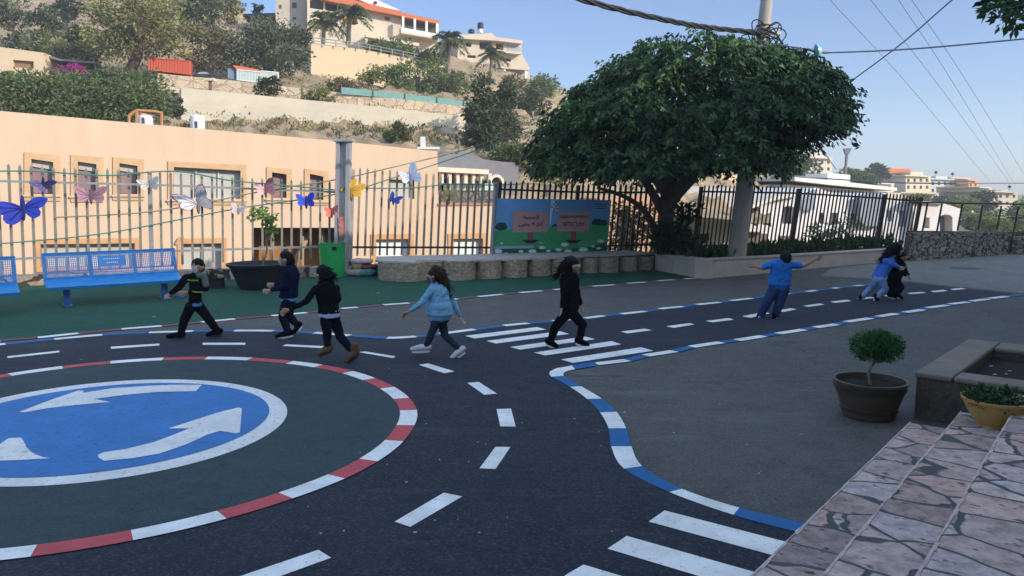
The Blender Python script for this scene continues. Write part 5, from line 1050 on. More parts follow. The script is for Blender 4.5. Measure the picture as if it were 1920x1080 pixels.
# shipping containers and car on the terrace
def container(label, px0, px1, yt0, yt1, yb0, yb1, Y, m, endm):
    pl = Plane(D(px0, 120, Y), D(px1, 120, Y+1)); t = thing('shipping_container', label, 'container', pl(px0, yb0), 'containers on the terrace'); n = 16; mb = MB()
    for i in range(n):
        a, b = i/n, (i+.55)/n
        for s0, s1, o in ((a, b, 0), (b, (i+1)/n, -.06)): x0, x1 = lerp(px0, px1, s0), lerp(px0, px1, s1); mb.prism(PX(pl, [(x0, lerp(yt0, yt1, s0)+1), (x1, lerp(yt0, yt1, s1)+1), (x1, lerp(yb0, yb1, s1)-1), (x0, lerp(yb0, yb1, s0)-1)], o), -pl.n*2.2, m)
    fixn(mb.build('corrugated_side', t, smooth=0))
    for q in ([(px0, yt0), (px1, yt1), (px1, yt1+1.6), (px0, yt0+1.6)], [(px0, yb0-1.6), (px1, yb1-1.6), (px1, yb1), (px0, yb0)]): addp(t, pl, 'edge_rail', q, .04, 2.3, m)
    return pl, t
redc = M('red container paint', (.48, .085, .04), (.42, .09, .05), 2, rough=.5); blc = M('faded blue container', (.40, .50, .50), (.48, .54, .52), 1.2, rough=.6); dkb = M('shaded blue container end', (.10, .15, .21), (.13, .19, .26), 3)
container('red corrugated container under the light green pine', 278, 358, 107, 114, 131, 140, 67, redc, redc)
pl, t = container('pale blue-grey container with a rusty roof left of the dark oak', 444, 490, 130, 134, 150, 156, 66, blc, dkb); addp(t, pl, 'end_door', [(427, 128), (444, 130), (444, 150), (427, 147)], -.3, .3, dkb); addp(t, pl, 'rusty_roof', [(436, 122), (484, 130), (490, 135), (444, 130)], .02, 2, redc)  # container end coloured dark to stand for its unlit side
pl, t = container('small pale grey cabin half behind a dark shrub', 489, 523, 132, 135, 152, 156, 67, M('pale cabin', (.52, .55, .54), (.45, .48, .47), 2), dkb)
c = D(381, 141, 65.5); t = thing('parked_car', 'dark parked car seen over the stone terrace wall', 'car', c); cp = M('dark car paint', (.04, .045, .055), None, 3, rough=.25, spec=.6); mb = MB(); mb.prism([D(361, 146, 65.3), D(361, 140, 65.3), D(368, 138.5, 65.3), D(398, 139.5, 65.3), D(402, 142, 65.3), D(402, 147, 65.3)], (0, 1.6, 0), cp); fixn(mb.build('body', t, smooth=20)); mb = MB(); mb.prism([D(367, 139, 65.4), D(373, 134, 65.4), D(388, 134, 65.4), D(396, 139.6, 65.4)], (0, 1.4, 0), cp); fixn(mb.build('cabin', t, smooth=20)); mb = MB(); mb.prism([D(370, 138.6, 65.38), D(374, 135, 65.38), D(387, 135, 65.38), D(393, 139, 65.38)], (0, -.02, 0), M('car glass', (.35, .38, .42), None, 2, rough=.1)); mb.build('window', t, smooth=0)
for x in (368, 394):
    mb = MB(); p = D(x, 146, 65.3); mb.tube([p, p+Vector((0, -.15, 0))], .2, blk, 14); mb.build('wheel', t)
c = D(390, 150, 61.5); t = thing('post', 'brown post with a flat slab on the terrace edge', 'post', c); addp(t, Plane((0, 61.5), (1, 61.5)), 'post_shaft', rc(391, 150, 396, 170), 0, .2, M('brown post', (.16, .10, .08))); addp(t, Plane((0, 61.5), (1, 61.5)), 'slab', rc(383, 146, 400, 151), .1, .6, hstone)

# ================================================================ trees and shrubs on the hill
G1 = Mleaf('grey green leaf', (.075, .095, .050), (.125, .145, .075)); G2 = Mleaf('dark oak leaf', (.028, .042, .024), (.050, .066, .034)); G3 = Mleaf('bright green leaf', (.10, .155, .045), (.155, .20, .062)); G4 = Mleaf('light pine needle', (.19, .20, .06), (.26, .25, .085)); G5 = Mleaf('brown dry leaf', (.15, .11, .055), (.11, .095, .05)); G6 = Mleaf('carob leaf', (.075, .12, .042), (.12, .165, .06)); G7 = Mleaf('cypress green', (.030, .052, .022), (.065, .085, .04)); BG = Mleaf('magenta bracts', (.42, .03, .28), (.32, .02, .22))
def htree(name, label, px, pyt, pyb, hw, Y, mats, seed, leaf=.35, ncl=70, per=34, trunk=None, depth=.8, cl=.3, shape=None, group=None, cat='tree', flat=.6, hollow=.3):
    c = D(px, (pyt+pyb)/2, Y); k = c.y/1500; rad = (hw*k, hw*k*depth, (pyb-pyt)/2*k); t = thing(name, label, cat, c-Vector((0, 0, rad[2])), group); mb = MB(); tr = random.Random(seed)
    base = D(trunk[0], trunk[1], Y) if trunk else c-Vector((0, 0, rad[2]*1.25)); r0 = rad[0]*.09+.05
    mb.tube(curve([base, base.lerp(c, .5)+Vector((rad[0]*.08, 0, 0)), c+Vector((0, 0, rad[2]*.2))], 4), [r0]*4+[r0*.7]*4+[r0*.3], wood, 7)
    for i in range(4): a = tr.uniform(0, 6.28); mb.tube([base.lerp(c, .6), c+Vector((math.cos(a)*rad[0]*.7, math.sin(a)*rad[1]*.7, rad[2]*tr.uniform(-.1, .5)))], [r0*.5, r0*.12], wood, 5)
    mb.build('trunk' if cat == 'tree' else 'stem', t); mb = MB(); crown(mb, c, rad, ncl, per, leaf, mats, seed, flat=flat, cl=cl, shape=shape, droop=.1, hollow=hollow); mb.build('crown', t, smooth=0); return t
gt = 'trees on the hillside'
htree('tree', 'dense green tree at the far left just above the peach roof', 80, 140, 236, 105, 44, [G6, G6, G1], 1, .22, 190, 40, group=gt)
htree('tree', 'dense green tree between the small cream house and the concrete terrace wall', 225, 132, 238, 92, 46, [G6, G1, G6], 2, .22, 170, 40, group=gt)
htree('tree', 'light yellow-green pine leaning over the red container', 262, -25, 112, 100, 68, [G4, G4, G3, G5], 3, .32, 200, 40, trunk=(243, 134), group=gt, flat=.4)
htree('tree', 'brownish half dry tree right of the red container', 392, 55, 146, 42, 71, [G5, G5, G1], 4, .28, 90, 32, group=gt)
htree('tree', 'broad dark grey-green oak behind the pale blue container', 493, 42, 148, 82, 73, [G2, G1, G1], 5, .3, 180, 40, group=gt)
htree('tree', 'dark oak on the ridge near the top of the hill', 372, -8, 46, 42, 92, [G2, G2, G1], 6, .38, 80, 30, group=gt)
htree('tree', 'small olive tree at the top edge right of the ridge oak', 425, -14, 40, 26, 96, [G1, G4], 7, .36, 50, 26, group=gt)
htree('conifer', 'dark green spreading conifer beside the white end pillar', 905, 138, 280, 42, 55, [G7, G7, G1], 8, .26, 170, 34, group=gt, shape=lambda p, r: math.hypot(p[0], p[1]) < .95-.62*(p[2]+1)/2*1.15 or r.random() < .08, hollow=0, flat=.35)
htree('conifer', 'second slimmer conifer close behind the spreading one', 948, 150, 275, 26, 57, [G7, G1], 9, .26, 90, 30, group=gt, shape=lambda p, r: math.hypot(p[0], p[1]) < 1-.55*(p[2]+1)/2, hollow=0)
gs = 'shrubs on the hillside'
SH = [('bright green bushy mound below the palms', 778, 118, 178, 62, 78, [G3, G3, G6], .3, 130), ('greener bush joined to the mound below the palms', 838, 136, 190, 40, 77, [G3, G1], .3, 70), ('dark shrub hanging over the pale grey cabin', 502, 142, 184, 22, 60.5, [G2, G7], .2, 50), ('yellowish shrub growing on the stone terrace wall', 596, 160, 198, 30, 61, [G4, G1], .22, 46), ('dark bluish shrub at the left end of the concrete wall', 322, 183, 216, 22, 55, [G7, G2], .2, 46), ('green shrub at the foot of the concrete terrace wall', 748, 232, 272, 24, 52, [G6, G5], .2, 46),
 ('grey-green bush low beside the conifers', 962, 268, 306, 40, 50, [G1, G6], .2, 70), ('dark bush under the unfinished block', 992, 160, 222, 34, 76, [G2, G1], .28, 70), ('olive bush at the right shoulder of the hill', 1018, 140, 182, 32, 92, [G1, G3], .3, 60), ('light bush in front of the cream block wall', 695, 120, 160, 24, 76, [G1, G4], .26, 36), ('dry brown shrub in the terrace grass', 640, 150, 176, 34, 68, [G5, G5], .24, 46), ('scrubby bush in the far left corner', 18, -5, 50, 36, 84, [G1, G2], .3, 60), ('dark shrub on the slope above the small cream house', 92, 10, 70, 34, 82, [G2, G1], .3, 70),
 ('round dark bush near the top of the slope', 128, 0, 34, 30, 90, [G2], .32, 50), ('long low scrub across the middle of the slope', 66, 62, 100, 58, 78, [G1, G2, G4], .3, 80), ('dark shrub left of the pine trunk', 150, 48, 92, 30, 77, [G2, G1], .3, 60), ('olive scrub just under the dark slope shrubs', 108, 78, 112, 40, 73, [G4, G1], .28, 50), ('pale scrub on the slope left of the pine', 176, 74, 122, 34, 73, [G5, G4], .28, 50), ('green hedge plants under the house terrace', 735, 76, 106, 50, 90, [G3, G6], .3, 70), ('dark bush between the date palms', 806, 96, 128, 26, 84, [G2, G6], .3, 50), ('small bush on the skyline beside the pergola', 483, 8, 26, 9, 104, [G7], .3, 18), ('dark bush in the shade under the side wing', 560, 56, 84, 24, 90, [G2], .3, 46), ('bush in the dry grass beside the patio building', 1010, 300, 345, 36, 49, [G1, G4], .22, 60), ('orange brown scrub below the unfinished block', 960, 145, 172, 24, 84, [G5], .26, 36)]
for i, (lab, x, y0, y1, hw, Y, ms, lf, nc) in enumerate(SH): htree('shrub', lab, x, y0, y1, hw, Y, ms, 40+i, lf, nc, 30, group=gs, cat='shrub', hollow=.15)
htree('bougainvillea', 'magenta bougainvillea in front of the sheet roof shelter', 130, 124, 140, 32, 60, [BG, BG, G6], 90, .18, 50, 20, cat='shrub')
def palm(label, px, pyc, pyb, r_px, Y, seed, fruit=False, mats=(G1, G6), n=34):
    c = D(px, pyc, Y); k = c.y/1500; Rr = r_px*k; b = D(px-2, pyb, Y); t = thing('palm_tree', label, 'palm tree', b, 'palms on the hillside'); rr = random.Random(seed); mb = MB(); mb.tube([b, b.lerp(c, .5), c], [Rr*.10, Rr*.085, Rr*.11], wood2, 8); mb.build('trunk', t)
    rg2 = np.random.default_rng(seed); mb = MB()
    for i in range(n):
        az = rr.uniform(0, 6.28); el = rr.uniform(-.35, 1.35); L = Rr*rr.uniform(.8, 1.1); d = Vector((math.cos(az)*math.cos(el), math.sin(az)*math.cos(el), math.sin(el))); pts = []
        for q in range(9): s = q/8; pts.append(c+d*L*s+Vector((0, 0, -L*.55*s*s)))
        mb.tube(pts, [.03*Rr*.3]*9, mats[0], 3, False); P = []; Dn = []
        for q in range(1, 9):
            for e in range(5):
                f = (q-1+e/5)/8; p = pts[q-1].lerp(pts[q], e/5); tang = (pts[q]-pts[q-1]).normalized(); sd = tang.cross(Vector((0, 0, 1))).normalized()
                for s in (-1, 1): P.append(p[:]); Dn.append((tang*.7+sd*s*1.0+Vector((0, 0, -.25)))[:])
        V = leaf_quads(np.array(P), np.array(Dn)*2.2, Rr*.20, .16, .1, rg2); mb.quads(V, mats[i % 2])
    mb.build('crown', t, smooth=0)
    if fruit:
        mb = MB()
        for i in range(5): a = rr.uniform(0, 6.28); p = c+Vector((math.cos(a)*Rr*.25, math.sin(a)*Rr*.25, -Rr*.12)); mb.tube([c, p+Vector((0, 0, Rr*.1)), p-Vector((0, 0, Rr*.15))], [.02*Rr, .05*Rr, .08*Rr], M('orange date stalks', (.48, .24, .07), (.38, .17, .05), 4), 6)
        mb.build('fruit_bunch', t)
palm('left of the two palms in front of the red-roofed house', 608, 42, 82, 42, 86, 1, True); palm('right taller palm in front of the red-roofed house', 655, 30, 86, 48, 87, 2, True); palm('date palm with hanging orange fruit between house and unfinished block', 842, 78, 138, 42, 88, 3, True); palm('small palm in front of the unfinished block', 922, 102, 140, 32, 90, 4)
palm('bright green broad-leaved palm at the left edge above the peach roof', 4, 150, 205, 42, 50, 5, False, (G3, G3), 18)
# scattered tufts on the slope
mb = MB(); rg = np.random.default_rng(77)
for i in range(900):
    x = rg.uniform(-60, 1100); k = rg.integers(1, len(HROWS)-2); t_ = rg.uniform(0, 1); Ya, pa_ = HROWS[k]; Yb, pb_ = HROWS[k+1]
    p = D(x, float(np.interp(x, [q[0] for q in pa_], [q[1] for q in pa_])), Ya).lerp(D(x, float(np.interp(x, [q[0] for q in pb_], [q[1] for q in pb_])), Yb), t_); n = int(rg.integers(14, 40)); s = rg.uniform(.25, .7)
    P = np.array(p[:])+rg.normal(0, 1, (n, 3))*np.array([s, s, s*.35])*.6+np.array([0, 0, s*.25]); mb.quads(leaf_quads(P, np.tile([0, 0, .8], (n, 1)), .24, .35), [G5, G1, G4, G2][int(rg.integers(4))])
tag(mb.build('undergrowth', smooth=0), 'dry tufts and low scrub scattered over the hillside', 'scrub', kind='stuff')

# ================================================================ white houses and far village to the right
wht_h = M('white house render', (.68, .66, .66), (.60, .58, .59), .7, bump=.1); blg = M('blue grey roof', (.24, .28, .34), (.19, .22, .28), 1.5, rough=.6); slab = M('pale roof slab', (.62, .58, .53), (.55, .51, .47), 1)
def arch(x0, y0, x1, y1, n=8): r_ = (x1-x0)/2; return [(x0, y1), (x0, y0+r_*.6)]+[(x0+r_-r_*math.cos(a), y0+r_*.6-r_*.6*math.sin(a)) for a in np.linspace(.2, math.pi-.2, n)]+[(x1, y0+r_*.6), (x1, y1)]
pl, t = house('white_house', 'bluish white house wall behind the tree trunk and concrete pole', 1255, 1400, 55, 54, [(1262, 348), (1392, 352), (1388, 520), (1250, 520)], [rc(1336, 384, 1352, 404, 1), rc(1314, 438, 1330, 452)], wht_h, 8, .25, gdk); 
pl, t = house('white_house', 'white gabled house with a large arched opening behind the bar fence', 1398, 1500, 54, 55, [(1400, 390), (1452, 372), (1499, 364), (1497, 520), (1394, 520)], [rc(1406, 388, 1426, 414), arch(1467, 386, 1491, 420)], wht_h, 8, .5, gdk, roofm=blg); addp(t, pl, 'roof', [(1398, 388), (1452, 369), (1503, 360), (1503, 366), (1452, 376), (1398, 395)], .5, 6, slab); addp(t, pl, 'balcony', rc(1396, 415, 1442, 434, 1), .8, .8, wht_h)
addp(t, pl, 'garage_opening', rc(1400, 438, 1438, 462), .05, .06, M('brown shutter', (.15, .12, .10))); addp(t, pl, 'garage_opening', rc(1460, 442, 1488, 470), .05, .06, M('brown shutter'))
pl, t = house('white_house', 'white house with two upright windows and ends coloured blue-grey as shade behind the bar fence', 1500, 1662, 56, 58, [(1502, 362), (1530, 352), (1608, 376), (1660, 362), (1658, 520), (1498, 520)], [rc(1537, 399, 1546, 420), rc(1558, 399, 1572, 418), rc(1595, 400, 1606, 416)], wht_h, 8, .25, gdk, roofm=blg); addp(t, pl, 'shade_panel', [(1613, 368), (1656, 360), (1656, 424), (1613, 424)], .6, .6, blg); addp(t, pl, 'shade_panel', [(1503, 366), (1530, 356), (1528, 394), (1503, 394)], .4, .4, blg)  # blue-grey end panels carry the shade of wall and roof as colour
pl, t = house('white_house', 'white house with blue-tinted windows at the end of the bar fence', 1655, 1728, 57.5, 57.5, [(1657, 372), (1726, 382), (1720, 520), (1652, 520)], [rc(1664, 395, 1674, 415), rc(1686, 395, 1700, 425), rc(1706, 396, 1714, 414)], wht_h, 8, .25, blg)
pl, t = house('white_house', 'pinkish white house with an arched porch above the rubble wall', 1712, 1815, 57, 58, [(1712, 378), (1771, 382), (1803, 392), (1796, 437), (1796, 500), (1712, 500)], [rc(1733, 408, 1743, 428), arch(1762, 402, 1786, 434)], M('pinkish white render', (.60, .55, .54), (.54, .49, .48), .8), 7, .8, gry); addp(t, pl, 'roof', [(1710, 376), (1771, 379), (1771, 383), (1710, 380)], .3, 7, slab)
pl, t = house('flat_roofed_building', 'long low building with a thick white roof slab behind the white houses', 1475, 1700, 74, 80, [(1478, 346), (1690, 362), (1690, 420), (1478, 420)], [rc(1509, 352, 1519, 364)], M('beige render', (.50, .44, .36), (.44, .39, .32), 1), 9, .4); addp(t, pl, 'roof', [(1490, 332), (1560, 338), (1682, 352), (1682, 358), (1560, 347), (1490, 339)], 1.0, 9, slab); addp(t, pl, 'roof_room', [(1552, 325), (1594, 328), (1594, 341), (1552, 339)], -2, 3, hwhite)
pl, t = house('beige_house', 'beige house gable lit behind the pole and tree crown', 1325, 1400, 66, 68, [(1325, 338), (1352, 328), (1400, 330), (1400, 420), (1325, 420)], [rc(1345, 345, 1352, 352)], M('lit beige render', (.60, .44, .27), (.52, .38, .24), 1), 7, .3)
pl, t = house('orange_house', 'orange stone house with an arched doorway behind the shrub by the banner', 1120, 1245, 42, 43, [(1125, 372), (1190, 366), (1245, 366), (1245, 520), (1125, 520)], [arch(1158, 392, 1182, 470)], M('orange stone', (.50, .30, .18), (.44, .26, .16), 1), 6, .4)
vil = [('far cream house with a pale upper storey near the floodlight mast', 1512, 1560, 170, 296, 330, (.56, .50, .42), 'flat', 286), ('far stone house with a red tiled roof on the ridge', 1662, 1712, 210, 322, 356, (.52, .44, .35), 'tile', 314), ('far cream apartment house in the middle of the village', 1698, 1745, 205, 330, 364, (.62, .52, .38), 'flat', 322), ('far grey-white block beside the cream apartment house', 1744, 1790, 215, 336, 366, (.50, .52, .52), 'flat', 330), ('far house with a pale front next to the orange one', 1784, 1818, 220, 334, 362, (.52, .46, .42), 'flat', 332), ('far bright orange house at the end of the ridge', 1816, 1834, 214, 338, 362, (.62, .30, .12), 'flat', 334), ('far low beige house under the village ridge', 1690, 1760, 180, 362, 380, (.55, .46, .36), 'flat', 358), ('far beige house with a slanted grey roof at the right edge', 1858, 1908, 150, 360, 392, (.46, .40, .33), 'flat', 356), ('far pale house tucked under the stone house with red roof', 1636, 1676, 190, 344, 362, (.58, .52, .45), 'flat', 342), ('far cream house low in the slope below the grey-white block', 1752, 1790, 165, 374, 390, (.60, .53, .43), 'flat', 372), ('far long low white house at the foot of the ridge', 1700, 1742, 140, 384, 398, (.62, .60, .57), 'flat', 382), ('far tan house between the orange house and the right edge', 1838, 1860, 200, 352, 370, (.52, .43, .33), 'flat', 350), ('far white house low among the valley trees', 1806, 1838, 140, 388, 404, (.60, .58, .55), 'flat', 386)]
for i, (lab, x0, x1, Y, yt, yb, col, rf, yr) in enumerate(vil):
    m = M('village render '+str(i), col, tuple(v*.88 for v in col), .5); hs = []; w_ = (x1-x0); nx = max(2, int(w_/11))
    for r_ in range(2 if yb-yt > 24 else 1):
        for q in range(nx): xx = x0+w_*(q+.25)/nx; yy = yt+5+r_*13; hs.append(rc(xx, yy, xx+w_*.4/nx, yy+6))
    pl, t = house('village_house', lab, x0, x1, Y, Y+2, [(x0, yt), (x1, yt+1.5), (x1, yb+25), (x0, yb+25)], hs, m, 12, .5); t['group'] = 'houses of the far village'
    if rf == 'tile': addp(t, pl, 'roof', [(x0-2, yt), (x0+8, yt-6), (x1-8, yt-6), (x1+2, yt+1), (x1+2, yt+3), (x0-2, yt+2)], .8, 10, tile)
    else: addp(t, pl, 'roof', [(x0-1, yt-2), (x1+1, yt-.5), (x1+1, yt+2), (x0-1, yt)], .8, 12, m)
    if i in (0, 1, 2, 3, 7): addp(t, pl, 'upper_storey', [(x0+w_*.2, yr), (x0+w_*.7, yr+.5), (x0+w_*.7, yt), (x0+w_*.2, yt)], -1.5, 6, m)
for i, (x, y, Y, lab) in enumerate(((1755, 323, 216, 'dark round tank on the roof of the cream apartment house'), (1786, 326, 222, 'dark round tank on the roof of the pale-fronted house'), (1893, 350, 152, 'dark round tank on a stalk on the house at the right edge'))):
    c = D(x, y, Y); k = Y/1500; mb = MB(); mb.ball(c, (3.2*k, 3.2*k, 2.6*k), blk, 2); mb.tube([c, c-Vector((0, 0, 11*k))], .6*k, gl, 5); tag(mb.build('water_tank', loc=c), lab, 'water tank', 'dark tanks on village roofs')
gv = 'trees of the valley and village'
for i, (lab, x, y0, y1, hw, Y, ms) in enumerate((('round green tree left of the floodlight mast', 1500, 290, 338, 32, 90, [G6, G1]), ('dark tree left of the far stone house', 1644, 308, 342, 20, 190, [G7, G2]), ('small green tree under the floodlight mast', 1595, 318, 340, 22, 150, [G1, G3]), ('bushy tree right of the flat roof slab', 1625, 328, 348, 18, 150, [G3, G1]), ('pale green tree over the pinkish white house', 1800, 372, 396, 34, 120, [G3, G4]), ('dark tree by the slanted roof at the right edge', 1845, 362, 400, 24, 130, [G7, G2]), ('green tree above the open railing', 1830, 396, 434, 36, 90, [G3, G6]), ('green tree over the end of the rubble wall', 1885, 392, 440, 34, 80, [G6, G1]), ('bushy tree at the right edge above the railing', 1925, 372, 440, 32, 85, [G1, G3]), ('light scrub tree in the valley behind the railing', 1862, 410, 445, 26, 75, [G4, G3]), ('low tree between village ridge and valley', 1770, 372, 386, 30, 160, [G1, G3]), ('small tree behind the end of the bar fence', 1720, 366, 384, 20, 110, [G3, G4]), ('brown shrub tree at the far end of the rubble wall', 1912, 430, 478, 26, 44, [G5, G6]))):
    htree('tree', lab, x, y0, y1, hw, Y, ms, 120+i, .0032*Y+.05, 60, 26, group=gv)
for i, (x, y, hw, Y) in enumerate(((1585, 433, 40, 40), (1540, 445, 26, 38))): shrub('shrub', ['twiggy shrub behind the bar fence in front of the white houses', 'small bare shrub next to the twiggy one behind the bar fence'][i], D(x, y, Y), (hw*Y/1500, .7, .7), 26, 20, .16, [lf_lt, G1], 140+i)
# floodlight mast
c = D(1584, 330, 120); t = thing('floodlight_mast', 'slim mast with a floodlight head rising behind the houses', 'lamp', c); mb = MB(); mb.tube([c, D(1588, 288, 120)], .22, gry, 6); mb.build('mast', t); mb = MB(); p = D(1589, 285, 120); mb.prism([p+Vector((-.55, 0, .5)), p+Vector((.65, 0, .6)), p+Vector((.2, 0, -.4)), p+Vector((-.2, 0, -.4))], (0, .5, 0), gry); mb.build('lamp_head', t, smooth=0)
# ================================================================ children
skin = M('child skin', (.46, .27, .18), (.40, .23, .155), 6, rough=.55, spec=.3); skin2 = M('child skin tan', (.37, .20, .13), (.33, .18, .115), 6, rough=.55)
hairb = M('black hair', (.005, .0045, .0045), (.010, .008, .0075), 20, rough=.55, spec=.12, stretch=(6, 6, 1), bump=.6, bscale=60); hairbr = M('dark brown hair', (.020, .011, .007), (.038, .021, .012), 20, rough=.55, spec=.15, stretch=(6, 6, 1), bump=.6, bscale=60)
eyew = M('eye white', (.6, .6, .6)); eyed = M('eye dark', (.015, .01, .01), rough=.2)
def cloth(name, c, k=.75): return M(name, c, tuple(v*k for v in c), 5, rough=.95, bump=.35, bscale=14, spec=.04)
def blob(name, parts, m, parent, vox=.013, smooth=4, extra=None, wrinkle=0.0):
    """one continuous surface grown over tapered limbs: parts = (p0, r0, p1, r1[, squash matrix])"""
    mb = MB()
    for q in parts:
        if q[0] == 'cyl':                       # elliptical band: centre top, centre bottom, half axes top, half axes bottom
            _, a, b, u0, v0, u1, v1 = q; n = 28; ring = []
            for c_, u_, v_ in ((a, u0, v0), (b, u1, v1)): ring += [Vector(c_)+Vector(u_)*math.cos(6.28319*i/n)+Vector(v_)*math.sin(6.28319*i/n) for i in range(n)]
            mb.add(ring, [tuple(range(n-1, -1, -1)), tuple(range(n, 2*n))]+[(i, (i+1) % n, n+(i+1) % n, n+i) for i in range(n)], m); continue
        p0, r0, p1, r1 = q[:4]; sq = q[4] if len(q) > 4 else None; p0 = Vector(p0); p1 = Vector(p1); L = (p1-p0).length; n = max(2, int(L/(min(r0, r1)*.45))+1)
        for i in range(n):
            t = i/(n-1); r = lerp(r0, r1, t); c = p0.lerp(p1, t); vs, fs = ico(2); V = vs*r
            if sq is not None: V = V@np.array(sq).T
            mb.add((V+np.array(c[:])).tolist(), fs, m)
    o = mb.build(name, parent, smooth=180)
    a = o.modifiers.new('skin', 'REMESH'); a.mode = 'VOXEL'; a.voxel_size = vox; a.use_smooth_shade = True
    b = o.modifiers.new('relax', 'SMOOTH'); b.factor = .5; b.iterations = smooth
    if wrinkle:
        tx_ = bpy.data.textures.new('folds', 'CLOUDS'); tx_.noise_scale = .075; d = o.modifiers.new('folds', 'DISPLACE'); d.texture = tx_; d.strength = wrinkle; d.mid_level = .5
    return o
def sqm(ax, k):
    """squash matrix: scale by k along unit axis ax"""
    a = Vector(ax).normalized(); return [[(1 if i == j else 0)+(k-1)*a[i]*a[j] for j in range(3)] for i in range(3)]
def kid(label, Y, J, face, look, top, topc, trc, shc, hair, hairm, sleeves=True, mask=None, skinm=None, near='L', hem=None, stripe=None, headr=(12.5, 14), tw=(24, 22), dz=.16, legr=(11, 8.5, 5.8), armr=(6.6, 5.6, 4.6), shoelen=None, hood=False, jeans=False, boots=False, td=.62, grpd=None):
    """J: joints as surveyed image points (x, y[, depth offset]); face: facing direction on the ground; look: head turn"""
    s = Y/1500; sk_ = skinm or skin
    def P(k, dy=0.0):
        v = J[k]; return D(v[0], v[1], Y+(v[2] if len(v) > 2 else 0)+dy)
    f = Vector(face).normalized(); lk = Vector(look).normalized(); up = Vector((0, 0, 1)); side = lk.cross(up).normalized()
    root_ = thing('person', label, 'child', Vector((P('hip').x, Y, 0)), 'children walking the painted road'); across = Vector((-f.y, f.x, 0))
    hr, hh = headr[0]*s, headr[1]*s; hd = P('head'); nk = P('neck'); ch = P('chest'); hp = P('hip')
    sh = {a: P('sh'+a) for a in 'LR'}; el = {a: P('el'+a) for a in 'LR'}; ha = {a: P('ha'+a) for a in 'LR'}; hi = {a: P('hi'+a) for a in 'LR'}; kn = {a: P('kn'+a) for a in 'LR'}; an = {a: P('an'+a) for a in 'LR'}; to = {a: P('to'+a) for a in 'LR'}
    # ---- body: one surface, head to feet
    B = []; hsq = None
    B += [(hd+up*hh*.18, hr*.92, hd+up*hh*.02, hr*.95), (hd-up*hh*.25+lk*hr*.12, hr*.72, hd-up*hh*.58+lk*hr*.32, hr*.42)]                      # skull, jaw
    nose = hd+lk*hr*1.0-up*hh*.12; B += [(hd+lk*hr*.78+up*hh*.05, hr*.16, nose, hr*.17), (hd-up*hh*.38+lk*hr*.68, hr*.2, hd-up*hh*.42+lk*hr*.72, hr*.18)]   # nose, mouth
    for q in (-1, 1): B.append((hd+side*q*hr*.93-up*hh*.05-lk*hr*.1, hr*.2, hd+side*q*hr*.95-up*hh*.24-lk*hr*.05, hr*.13))                   # ears
    B += [(hd-up*hh*.5, hr*.42, nk, hr*.46), (nk, hr*.5, ch, tw[0]*s*.55), (ch, tw[0]*s*.55, hp, tw[1]*s*.55)]
    for a in 'LR':
        B += [(nk.lerp(ch, .35), hr*.5, sh[a], armr[0]*s*.8), (sh[a], armr[0]*s*.8, el[a], armr[1]*s*.8), (el[a], armr[1]*s*.8, ha[a].lerp(el[a], .12), armr[2]*s*.68)]
        d = (ha[a]-el[a]).normalized(); wst = ha[a]-d*.01; px_ = d.cross(f if abs(d.dot(f)) < .85 else across).normalized(); pal = d*.055
        B += [(wst, armr[2]*s*.66, wst+pal*.7, .030, sqm(d.cross(px_), .6)), (wst+pal*.7, .032, wst+pal*1.25, .030, sqm(d.cross(px_), .55))]
        nrm = d.cross(px_)
        for i, (o_, ln) in enumerate(((-.026, .056), (-.009, .066), (.009, .062), (.026, .048))):                                               # four fingers, slightly curled
            r0 = wst+pal*1.3+px_*o_; r1 = r0+d*ln*.55+px_*o_*.35+nrm*.004; r2 = r1+d*ln*.42+nrm*(.014+.004*i); B += [(r0, .0105, r1, .0095), (r1, .0095, r2, .008)]
        t0_ = wst+pal*.55+px_*-.028; t1_ = t0_+d*.028-px_*.024; B += [(t0_, .0125, t1_, .0105), (t1_, .0105, t1_+d*.026-px_*.004, .009)]           # thumb from the side of the palm
        B += [(hp.lerp(hi[a], .5), legr[0]*s*.7, hi[a], legr[0]*s*.75), (hi[a], legr[0]*s*.75, kn[a], legr[1]*s*.75), (kn[a], legr[1]*s*.75, an[a], legr[2]*s*.68), (an[a], legr[2]*s*.65, an[a].lerp(to[a], .6), .030)]
    blob('body', B, sk_, root_, .0095, 2)
    # ---- clothes
    sq = sqm(f, td); T = []
    shc_ = (sh['L']+sh['R'])/2
    for a in 'LR':
        T += [(nk.lerp(sh[a], .35)-up*.015, armr[0]*s*.95, sh[a], armr[0]*s*1.12)]
        if sleeves: T += [(sh[a], armr[0]*s*1.15, el[a], armr[1]*s*1.12), (el[a], armr[1]*s*1.12, el[a].lerp(ha[a], .84), armr[2]*s*1.02)]
        else: T += [(sh[a], armr[0]*s*1.2, sh[a].lerp(el[a], .72), armr[1]*s*1.35)]
    T += [(nk.lerp(ch, .45), tw[0]*s*.72, ch, tw[0]*s, sq), (ch, tw[0]*s, hp.lerp(ch, .06), tw[1]*s, sq)]
    if hood: T += [(nk-f*.07-up*.0+side*-.06, .062, nk-f*.07+side*.06, .062), (nk-f*.10-up*.05, .05, nk-f*.09-up*.08, .045)]
    fx = f*tw[1]*s*max(td, .62); ax_ = across*tw[1]*s
    if not hem or True: T.append(('cyl', hp.lerp(ch, .55), hp-up*.012, ax_*.96, fx*.96, ax_*1.07, fx*1.07))
    tp = blob('top', T, topc, root_, .012, 5, wrinkle=.028)
    if hem: blob('shirt_hem', [('cyl', hp+up*.05, hp-up*.062, ax_*1.0, fx*1.0, ax_*1.06, fx*1.06)], hem, root_, .012, 2, wrinkle=.01)
    Q = [(hp.lerp(ch, .12), tw[1]*s*.80, hp-up*.03, tw[1]*s*.86, sq)]
